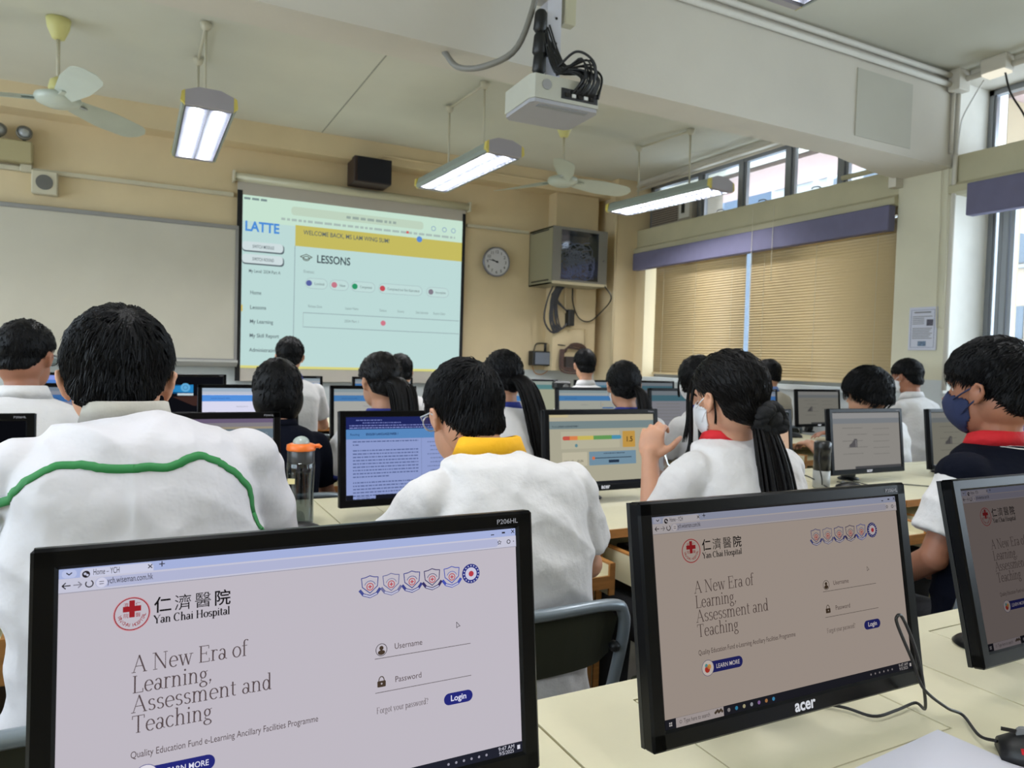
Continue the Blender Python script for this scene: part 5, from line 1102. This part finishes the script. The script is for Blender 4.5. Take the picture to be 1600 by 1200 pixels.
    if vest:
        v = MB(); v.loft([ring(z, a*1.0+.006, b+.008, c, back=.0+roundb*max(0, 1-abs(z-(s-.14))/.25)) for z, a, b, c in ((s+.034, .082, .068, ny), (s+.016, .115, .082, ny-.008), (s-.001, w*.85, .090, .03), (s-.03, w*1.02, .100, .025), (s-.09, w*1.05, .112, .018), (s-.17, w*1.02*L_, .116*L_, .01), (s-.30, w*.99*L_, .115*L_, 0), (.62, w*.98*L_, .12*L_, 0), (.445, w*1.03*L_, .134*L_, 0))])
        for k in (-1, 1): e = sh[k].lerp(Vector(A[k][0]), .26); v.ell(sh[k], (.068, .068, .064), 16, 10); v.tube([sh[k]+Vector((-k*.03, 0, 0)), sh[k], e], [.056, .064, .066], 18)
        me = fuse(v, sv, 4); displace(me, folds if fine else folds2); me.materials.append(vest); link('vest', me, root)
    # collar
    def colr(mb, r0, z0, r1, z1, r2, z2, n=36, gap=.35, th=.004, tilt=.25):
        rings = []
        for j in range(n+1):
            a = PI/2+gap/2+(2*PI-gap)*j/n; c, q = math.cos(a), math.sin(a)
            row = []
            for r, z, o in ((r0, z0, 0), (r1, z1, 0), (r2, z2, th), (r2+.002, z2-.002, 0), (r1+.006, z1+.004, 0), (r1, z1+.006, 0), (r0-.004, z0, 0)):
                row.append((nx+r*c*1.02, ny+.012+r*q*.95, z-tilt*r*q*(1 if q > 0 else .15)))
            rings.append(row)
        mb.loft(rings)
    if collar:
        cm = MB()
        if ctype == 'polo': colr(cm, .054, s+.070, .060, s+.066, .082, s+.028)
        elif ctype == 'stand': colr(cm, .050, s+.066, .056, s+.060, .068, s+.032)
        else: colr(cm, .056, s+.056, .060, s+.054, .078, s+.028)
        me = cm.mesh('collar', collar, True); link('collar', me, root)
    # trousers and shoes
    tr = MB(); tr.ell((0, 0, .50), (.165, .15, .10), 20, 10)
    for k in (-1, 1): tr.capsule((k*.085, 0, .50), (k*.125, .40, .49), .085, .068, 14); tr.capsule((k*.125, .40, .48), (k*.12, .42, .12), .062, .050, 14)
    me = fuse(tr, .014, 3); me.materials.append(TROUS); link('trousers', me, root)
    for k in (-1, 1): MB().loft([[(k*.12+a*math.cos(q), yy, max(.004, zz+b*math.sin(q))) for q in [2*PI*j/12 for j in range(12)]] for yy, zz, a, b in ((.33, .04, .02, .03), (.36, .045, .038, .045), (.44, .045, .042, .045), (.54, .032, .046, .032), (.60, .02, .03, .02))]).build('shoe', SHOE, root, True)
    # hair
    h = MB(); R2, t = hair_r(D, style, seed+1); h.add([MH @ Vector(v) for v in D*R2[:, None]], F); ho = h.build('hair', hair, root, True)
    if tuft:
        th = MB(); tufts(th, MH, style, tuft, tl, seed+3, whorl=(0, .85, .5) if style == 'girl' else (.12, -.62, .77), rad=.0019 if tuft < 600 else .0014, lift=.16 if style in ('short', 'crop') else .05); o = th.build('hair_tufts', hair, ho, kind='stuff')
    if extras: extras(root, MH, s, ho)
    return root
def lift_mask(root, MH, m, D0=-.02):
    D, F = sph(96, 64); R_ = head_r(D)+.0045; az = np.degrees(np.arctan2(np.abs(D[:, 0]), D[:, 1])); top = np.interp(az, [0, 20, 70], [-.02, -.12, -.38]); low = np.interp(az, [0, 40, 70], [-.93, -.93, -.80])
    keep = (az < 68) & (D[:, 2] < top) & (D[:, 2] > low); R_ = R_+.016*np.clip(1-az/30, 0, 1)*np.clip(1-abs(D[:, 2]+.3)/.5, 0, 1)
    idx = -np.ones(len(D), int); V = []
    for i in np.where(keep)[0]: idx[i] = len(V); V.append(D[i]*R_[i])
    Fk = [tuple(idx[j] for j in f) for f in F if all(keep[j] for j in f)]
    used = sorted({j for f in Fk for j in f}); mp = {j: k for k, j in enumerate(used)}; V = [V[j] for j in used]; Fk = [tuple(mp[j] for j in f) for f in Fk]
    mb = MB().add([MH @ Vector(v) for v in V], Fk); me = mb.mesh('face_mask', m, True); o = link('face_mask', me, root)
    sd = o.modifiers.new('s', 'SOLIDIFY'); sd.thickness = .002
    for k in (-1, 1):
        for a, b in (((.056, .062, -.028), (.084, -.014, .012)), ((.050, .050, -.070), (.084, -.018, -.014))):
            q = (Vector(a)+Vector(b))/2; q.x += .008; MB().tube([MH @ Vector((k*p[0], p[1], p[2])) for p in bez([a, q, b], 8)], .0022 if m is MASKN else .0015, 6).build('ear_loop', m, o, True)
def glasses(root, MH, ho=None, c=(20, 20, 22)):
    m = mat('dark_spectacle_frame', c, .3) if c[0] < 100 else mat('pale_spectacle_frame', c, .2, metal=.3); f = MB()
    for k in (-1, 1):
        f.tube([MH @ Vector((k*(.032+.023*math.cos(a)), .104-.006*abs(math.cos(a)), -.002+.018*math.sin(a))) for a in [2*PI*j/20 for j in range(21)]], .0018, 6)
        f.tube([MH @ Vector((k*a, b, c_)) for a, b, c_ in ((.056, .098, .004), (.080, .06, .006), (.087, .0, .004), (.084, -.022, -.012))], .002, 6)
    f.tube([MH @ Vector(p) for p in ((-.009, .106, 0), (0, .109, .003), (.009, .106, 0))], .0016, 6)
    g = f.build('glasses', m, root, True)
    for k in (-1, 1): MB().cyl(MH @ Vector((k*.032, .1015, -.002)), MH @ Vector((k*.032, .1025, -.002)), .021, 18).build('lens', glass('lens_glass'), g)
def ponytail(root, pts, rs, ho, n=60, seed=0, hair=HAIRB, label=None, spread=1.0):
    path = bez(pts, 24); rr = random.Random(seed); k = len(path)
    R_ = [np.interp(i/(k-1), np.linspace(0, 1, len(rs)), rs) for i in range(k)]
    f = MB(); f.tube(path, [r*.8 for r in R_], 16, .75)
    for j in range(n):
        a = rr.uniform(0, 2*PI); q = rr.uniform(.55, 1.06)*spread; st = []
        e = k-1-rr.randint(0, 3)
        for i in range(0, e+1, 2): st.append(path[i]+Vector((math.cos(a)*R_[i]*q, math.sin(a)*R_[i]*q*.75, 0)))
        f.tube(st, [.0034]*(len(st)-1)+[.0006], 5)
    o = f.build('ponytail', hair, root, True, kind='stuff')
    if label: o['label'] = label
    return o
def strands(root, MH, sets, ho, seed=0, r=.0018):
    rr = random.Random(seed); f = MB()
    for (pts, n, sp) in sets:
        for i in range(n):
            o = Vector((rr.uniform(-sp, sp), rr.uniform(-sp, sp), 0)); f.tube(bez([MH @ (Vector(p)+o*(.3+.9*j/len(pts))) for j, p in enumerate(pts)], 10), [r]*10+[.0003], 5)
    f.build('loose_strands', HAIRB, ho, True, kind='stuff')

def snap_strip(root, target, pts, w, m, name, n=70, h=.0013):
    from mathutils.bvhtree import BVHTree
    tg = [c for c in root.children if c.name.startswith(target)][0]; me = tg.data
    bv = BVHTree.FromPolygons([v.co for v in me.vertices], [p.vertices for p in me.polygons]); out = []
    for p in bez(pts, n): q = bv.find_nearest(p); out.append((q[0], q[1]))
    rings = []
    for i, (p, nn) in enumerate(out):
        t = (out[min(i+1, len(out)-1)][0]-out[max(i-1, 0)][0]).normalized(); b = t.cross(nn).normalized()
        q = bv.find_nearest(p+b*w); r = bv.find_nearest(p-b*w); rings.append([q[0]+nn*.0002, q[0]+nn*h, p+nn*h*1.3, r[0]+nn*h, r[0]+nn*.0002])
    return MB().loft(rings).build(name, m, tg, True)
# ---- second row (nearest)
def x_boy1(root, MH, s, ho):
    # green piping across the shoulder blades and down both sleeves, laid onto the jacket
    strip = lambda pts: snap_strip(root, 'shirt', pts, .0068, GREEN, 'green_piping')
    strip([(-.235, -.06, s-.085), (-.20, -.09, s-.04), (-.15, -.10, s-.005), (-.10, -.10, s+.003), (-.045, -.12, s-.012), (.0, -.12, s-.016), (.05, -.12, s-.008), (.095, -.10, s+.002), (.15, -.10, s-.012), (.19, -.09, s-.045), (.22, -.08, s-.10)])
    strip([(.22, -.08, s-.10), (.24, -.05, s-.17), (.26, .0, s-.25), (.27, .06, s-.30)]); strip([(-.235, -.06, s-.085), (-.25, -.03, s-.17), (-.27, .04, s-.26)])
    f = MB(); f.box(.172, -.095, s-.34, .182, -.05, s-.275); pass
person(-.034, 1.45, 1.314, 'boy with messy crown hair in white jacket with green piping', 'short', st=.198, lean=.13, face=-4, pitch=14, sw=.197, shirt=JACK, collar=COLG, ctype='stand', sleeve='long', fine=True, tuft=2600, tl=.034, seed=1, wrinkle=.0065, loose=1.08, extras=x_boy1, hemz=.44, hx=-.035, creases=[(Vector(a), Vector(b), w, d) for a, b, w, d in (((-.17, 0, 1.02), (.02, 0, .90), .014, .009), ((-.15, 0, .93), (.06, 0, .84), .013, .008), ((.17, 0, 1.0), (.145, 0, .80), .016, .012), ((.19, 0, .98), (.20, 0, .86), .012, .010), ((-.05, 0, 1.09), (.04, 0, 1.05), .012, .008), ((.08, 0, 1.10), (.02, 0, 1.04), .012, .008), ((-.02, 0, 1.0), (.12, 0, .90), .018, .006), ((-.18, 0, .92), (-.16, 0, .78), .014, .010), ((.0, 0, .88), (.15, 0, .83), .010, .006), ((-.09, 0, .99), (-.05, 0, .86), .02, .007))],
       arms={'R': ((.215, .12, .88), (.20, .42, .80), (-.2, 1, -.1), (0, 0, 1), .5), 'L': ((-.225, .14, .86), (-.16, .42, .79), (.2, 1, -.1), (0, 0, 1), .5)})
def x_yel(root, MH, s, ho): glasses(root, MH, None, (190, 195, 200))
person(.650, 1.50, 1.238, 'boy with thick short hair in white shirt with yellow collar', 'short', st=.205, lean=.16, face=8, pitch=16, sw=.190, collar=YELLOW, fine=True, tuft=2600, tl=.036, seed=4, wrinkle=.0038, loose=1.08, extras=x_yel, creases=[(Vector(a), Vector(b), w, d) for a, b, w, d in (((-.19, 0, .98), (-.10, 0, .87), .014, .010), ((-.16, 0, .95), (-.12, 0, .82), .012, .008), ((.18, 0, .97), (.14, 0, .80), .014, .009), ((.05, 0, .90), (.16, 0, .84), .016, .006), ((-.05, 0, .86), (.10, 0, .74), .02, .006))], hx=-.045, hs=.97,
       arms={'R': ((.235, .06, .78), (.20, .34, .72), (-.3, 1, -.1), (0, 0, 1), .5), 'L': ((-.22, .16, .80), (-.12, .42, .78), (.25, 1, -.1), (0, 0, 1), .5)})
def x_red(root, MH, s, ho):
    lift_mask(root, MH, MASKW)
    ponytail(root, [(-.012, -.055, s+.085), (-.014, -.075, s+.05), (-.016, -.10, s-.01), (-.018, -.122, s-.08), (-.02, -.138, s-.16), (-.02, -.135, s-.27)], [.026, .036, .044, .048, .046, .026], ho, 90, 3, HAIRB)
    f = MB(); c = Vector((.0, -.062, s+.098)); rr = random.Random(3)
    for k in range(26):
        a = k/26*2*PI; f.ell(c+Vector((math.cos(a)*.036, -.008+math.sin(2*a)*.008, math.sin(a)*.030)), (.013+rr.random()*.010, .022+rr.random()*.008, .012+rr.random()*.010), 8, 6)
    f.ell(c+Vector((0, -.012, 0)), (.032, .026, .028), 14, 10); f.build('scrunchie', SCRUN, root, True)
    strands(root, MH, [([(-.06, .05, .06), (-.080, .055, .0), (-.078, .06, -.07), (-.078, .065, -.13), (-.09, .07, -.16)], 26, .006), ([(-.03, .09, .07), (-.062, .085, .01), (-.070, .08, -.06), (-.08, .085, -.12)], 14, .005), ([(-.078, -.02, .0), (-.076, -.025, -.04), (-.070, -.02, -.07)], 5, .005)], ho, 5, .0012)
person(1.395, 1.45, 1.283, 'masked girl with red collar and ponytail in black scrunchie holding plastic bottle', 'girl', st=.245, lean=.04, face=6, pitch=4, sw=.171, collar=RED, ctype='round', fine=True, tuft=900, tl=.05, seed=8, hair=HAIRB, wrinkle=.0034, loose=1.12, extras=x_red, hx=-.04,
       arms={'L': ((-.235, .09, .79), (-.195, .165, .985), (.25, .25, 1), (-.7, -.5, .3), 1.1), 'R': ((.20, .12, .80), (-.06, .23, .90), (-1, -.1, .25), (.2, 1, .5), 1.0)})
def x_mask(root, MH, s, ho):
    lift_mask(root, MH, MASKN); snap_strip(root, 'vest', [(-.09, .0, s+.03), (-.075, -.035, s+.03), (-.03, -.06, s+.028), (.03, -.06, s+.028), (.07, -.035, s+.03)], .0018, WHITEP, 'neck_piping', 30)
    f = MB(); f.box(.06, -.128, s-.055, .07, -.120, s-.03); f.build('white_tab', WHITEP, root); f = MB(); f.box(.072, -.128, s-.055, .08, -.12, s-.03); f.build('red_tab', RED, root)
person(2.010, 1.128, 1.334, 'boy in navy face mask and navy vest with red collar', 'fringe', st=.285, lean=.07, face=6, pitch=2, sw=.215, skin=SKIN2, collar=RED, vest=NAVY, fine=True, tuft=2200, tl=.034, seed=12, hs=1.06, loose=1.16, wrinkle=.003, extras=x_mask, hx=-.02,
       arms={'L': ((-.25, .06, .78), (-.13, .28, .64), (.3, 1, -.1), (0, 0, 1), .5), 'R': ((.25, .06, .78), (.13, .28, .64), (-.3, 1, -.1), (0, 0, 1), .5)})
def x_edge(root, MH, s, ho): glasses(root, MH)
person(2.89, 1.50, 1.275, 'half-hidden boy with dark glasses behind the masked boy', 'short', st=.25, lean=.10, face=5, skin=SKIN2, collar=BLUE, seed=14, extras=x_edge, arms={'L': ((-.23, .06, .78), (-.13, .26, .64), (.3, 1, -.1), (0, 0, 1), .5), 'R': ((.23, .06, .78), (.13, .26, .64), (-.3, 1, -.1), (0, 0, 1), .5)})
# ---- third row
person(-.345, 2.92, 1.330, 'boy in glasses and white shirt near the whiteboard', 'crop', st=.265, lean=.10, face=-22, pitch=6, sw=.20, collar=SHIRT, ctype='polo', seed=15, tuft=900, tl=.018, extras=x_edge, skin=SKIN2, roundb=.02)
def x_bob(root, MH, s, ho):
    f = MB(); D, F = sph(40, 24); f.add([MH @ Vector((v[0]*.098, -.018+v[1]*.088, -.035+v[2]*.105)) for v in D], F); f.build('hair_curtain', HAIR, ho, True)
person(.490, 3.02, 1.213, 'short-haired pupil in black vest with dark bob', 'bob', st=.265, lean=.10, face=0, pitch=14, sw=.175, shirt=NAVY, collar=NAVY, ctype='round', seed=16, tuft=400, extras=x_bob, arms=None)
def x_pt(root, MH, s, ho):
    ponytail(root, [(.02, .0, s+.17), (.045, -.05, s+.15), (.055, -.085, s+.03), (.055, -.10, s-.10), (.05, -.10, s-.20)], [.045, .058, .055, .05, .03], ho, 60, 6)
    pass
person(.915, 3.02, 1.258, 'girl with thick straight ponytail and white shirt with blue cuffs', 'girl', st=.27, lean=.10, face=14, pitch=8, sw=.18, collar=BLUE, ctype='round', hem=BLUE, seed=17, tuft=300, hair=HAIRB, extras=x_pt)
def x_long(root, MH, s, ho):
    ponytail(root, [(.03, .02, s+.17), (.05, -.05, s+.14), (.075, -.10, s+.02), (.10, -.12, s-.12), (.13, -.12, s-.26), (.15, -.11, s-.36)], [.04, .05, .055, .055, .045, .02], ho, 80, 7, label='very long dark ponytail')
    pass
person(1.50, 3.02, 1.285, 'girl with very long ponytail and blue collar', 'girl', st=.27, lean=.10, face=10, pitch=6, sw=.18, collar=BLUE, ctype='round', seed=18, tuft=500, tl=.035, extras=x_long)
def x_pm(root, MH, s, ho):
    lift_mask(root, MH, MASKW); ponytail(root, [(.0, .0, s+.165), (.005, -.05, s+.13), (.01, -.085, s+.03), (.015, -.10, s-.10), (.02, -.10, s-.16)], [.02, .032, .046, .05, .04], ho, 60, 9)
    strands(root, MH, [([(.05, .05, .06), (.080, .05, .0), (.088, .05, -.03)], 8, .004)], ho, 4, .0015)
person(2.19, 3.02, 1.252, 'masked girl with centred ponytail and wide blue collar', 'girl', st=.265, lean=.10, face=-20, pitch=8, sw=.185, collar=BLUE, ctype='round', hem=BLUE, seed=19, tuft=300, extras=x_pm)
def x_bh(root, MH, s, ho):
    lift_mask(root, MH, MASKW); strands(root, MH, [([(-.06, .06, .05), (-.078, .065, -.02), (-.074, .07, -.09)], 16, .006)], ho, 4, .0015)
person(2.66, 3.0, 1.288, 'masked girl mostly hidden behind the red collar girl', 'bob', st=.29, lean=.10, face=10, pitch=6, sw=.17, seed=20, tuft=300, extras=x_bh, collar=BLUE, ctype='round')
person(3.765, 2.80, 1.245, 'boy with glossy bowl haircut and glasses', 'bowl', st=.275, lean=.12, face=10, pitch=10, hs=1.14, seed=21, tuft=1200, tl=.05, sw=.185, extras=lambda r, M, s, h: glasses(r, M, None, (22, 22, 24)), collar=SHIRT)
def x_wm(root, MH, s, ho): lift_mask(root, MH, MASKW)
person(4.59, 3.12, 1.322, 'boy in white face mask and white shirt by the pillar', 'fringe', st=.262, lean=.10, face=4, pitch=8, seed=22, tuft=700, sw=.20, extras=x_wm, collar=SHIRT, skin=SKIN2, hs=.95, fine=False, wrinkle=.006,
       arms={'L': ((-.24, .22, .84), (-.26, .46, .80), (-.9, .35, -.05), (0, 0, 1), .45)})
mouse((4.16, 3.66, .7515), math.radians(70), 'black mouse under the hand of the white-masked boy')
# ---- front row
person(.845, 4.75, 1.346, 'boy in white shirt with navy collar under the projected menu', 'short', st=.275, lean=.08, face=-12, pitch=6, seed=23, sw=.19, collar=BLUE, tuft=350)
person(1.575, 4.75, 1.258, 'dark-haired pupil half behind the thick straight ponytail', 'short', st=.27, lean=.08, face=0, pitch=10, seed=24, sw=.18, tuft=300, collar=SHIRT)
person(3.07, 4.75, 1.340, 'boy with tall collar below the brown cable coil', 'short', st=.285, lean=.08, face=-16, pitch=4, seed=25, sw=.185, tuft=350, collar=SHIRT)
person(4.64, 4.38, 1.305, 'boy in beige shirt in front of the blind gap', 'short', st=.27, lean=.08, face=14, pitch=6, seed=26, sw=.185, tuft=300, shirt=BEIGESH, collar=mat('pale_blue_collar_cloth', (120, 150, 220), .8))
# ---- crushed plastic bottle in the girl's hands
t = empty('crumpled_bottle', (1.296, 1.60, .966), 0, 'crumpled clear plastic bottle held by the red collar girl', 'bottle')
rr = random.Random(11); rings = []
for i, (r, z) in enumerate(((.012, -.075), (.022, -.07), (.024, -.05), (.021, -.035), (.025, -.015), (.020, .0), (.024, .02), (.022, .035), (.018, .05), (.010, .062), (.010, .08), (.009, .081))):
    r *= 1.2; z *= 1.15; rings.append([((r*(1+.16*math.sin(3*a+i*1.3)*rr.uniform(.5, 1)))*math.cos(a), r*math.sin(a), z) for a in [2*PI*j/18 for j in range(18)]])
M = Matrix.Rotation(math.radians(-32), 4, 'Y')
MB().loft(rings).xf(M).build('shell', glass('shiny_clear_plastic', (236, 240, 244), .55), t, True)
MB().cyl(M @ Vector((0, 0, .078)), M @ Vector((0, 0, .094)), .0125, 14).build('cap', WHITEP, t)
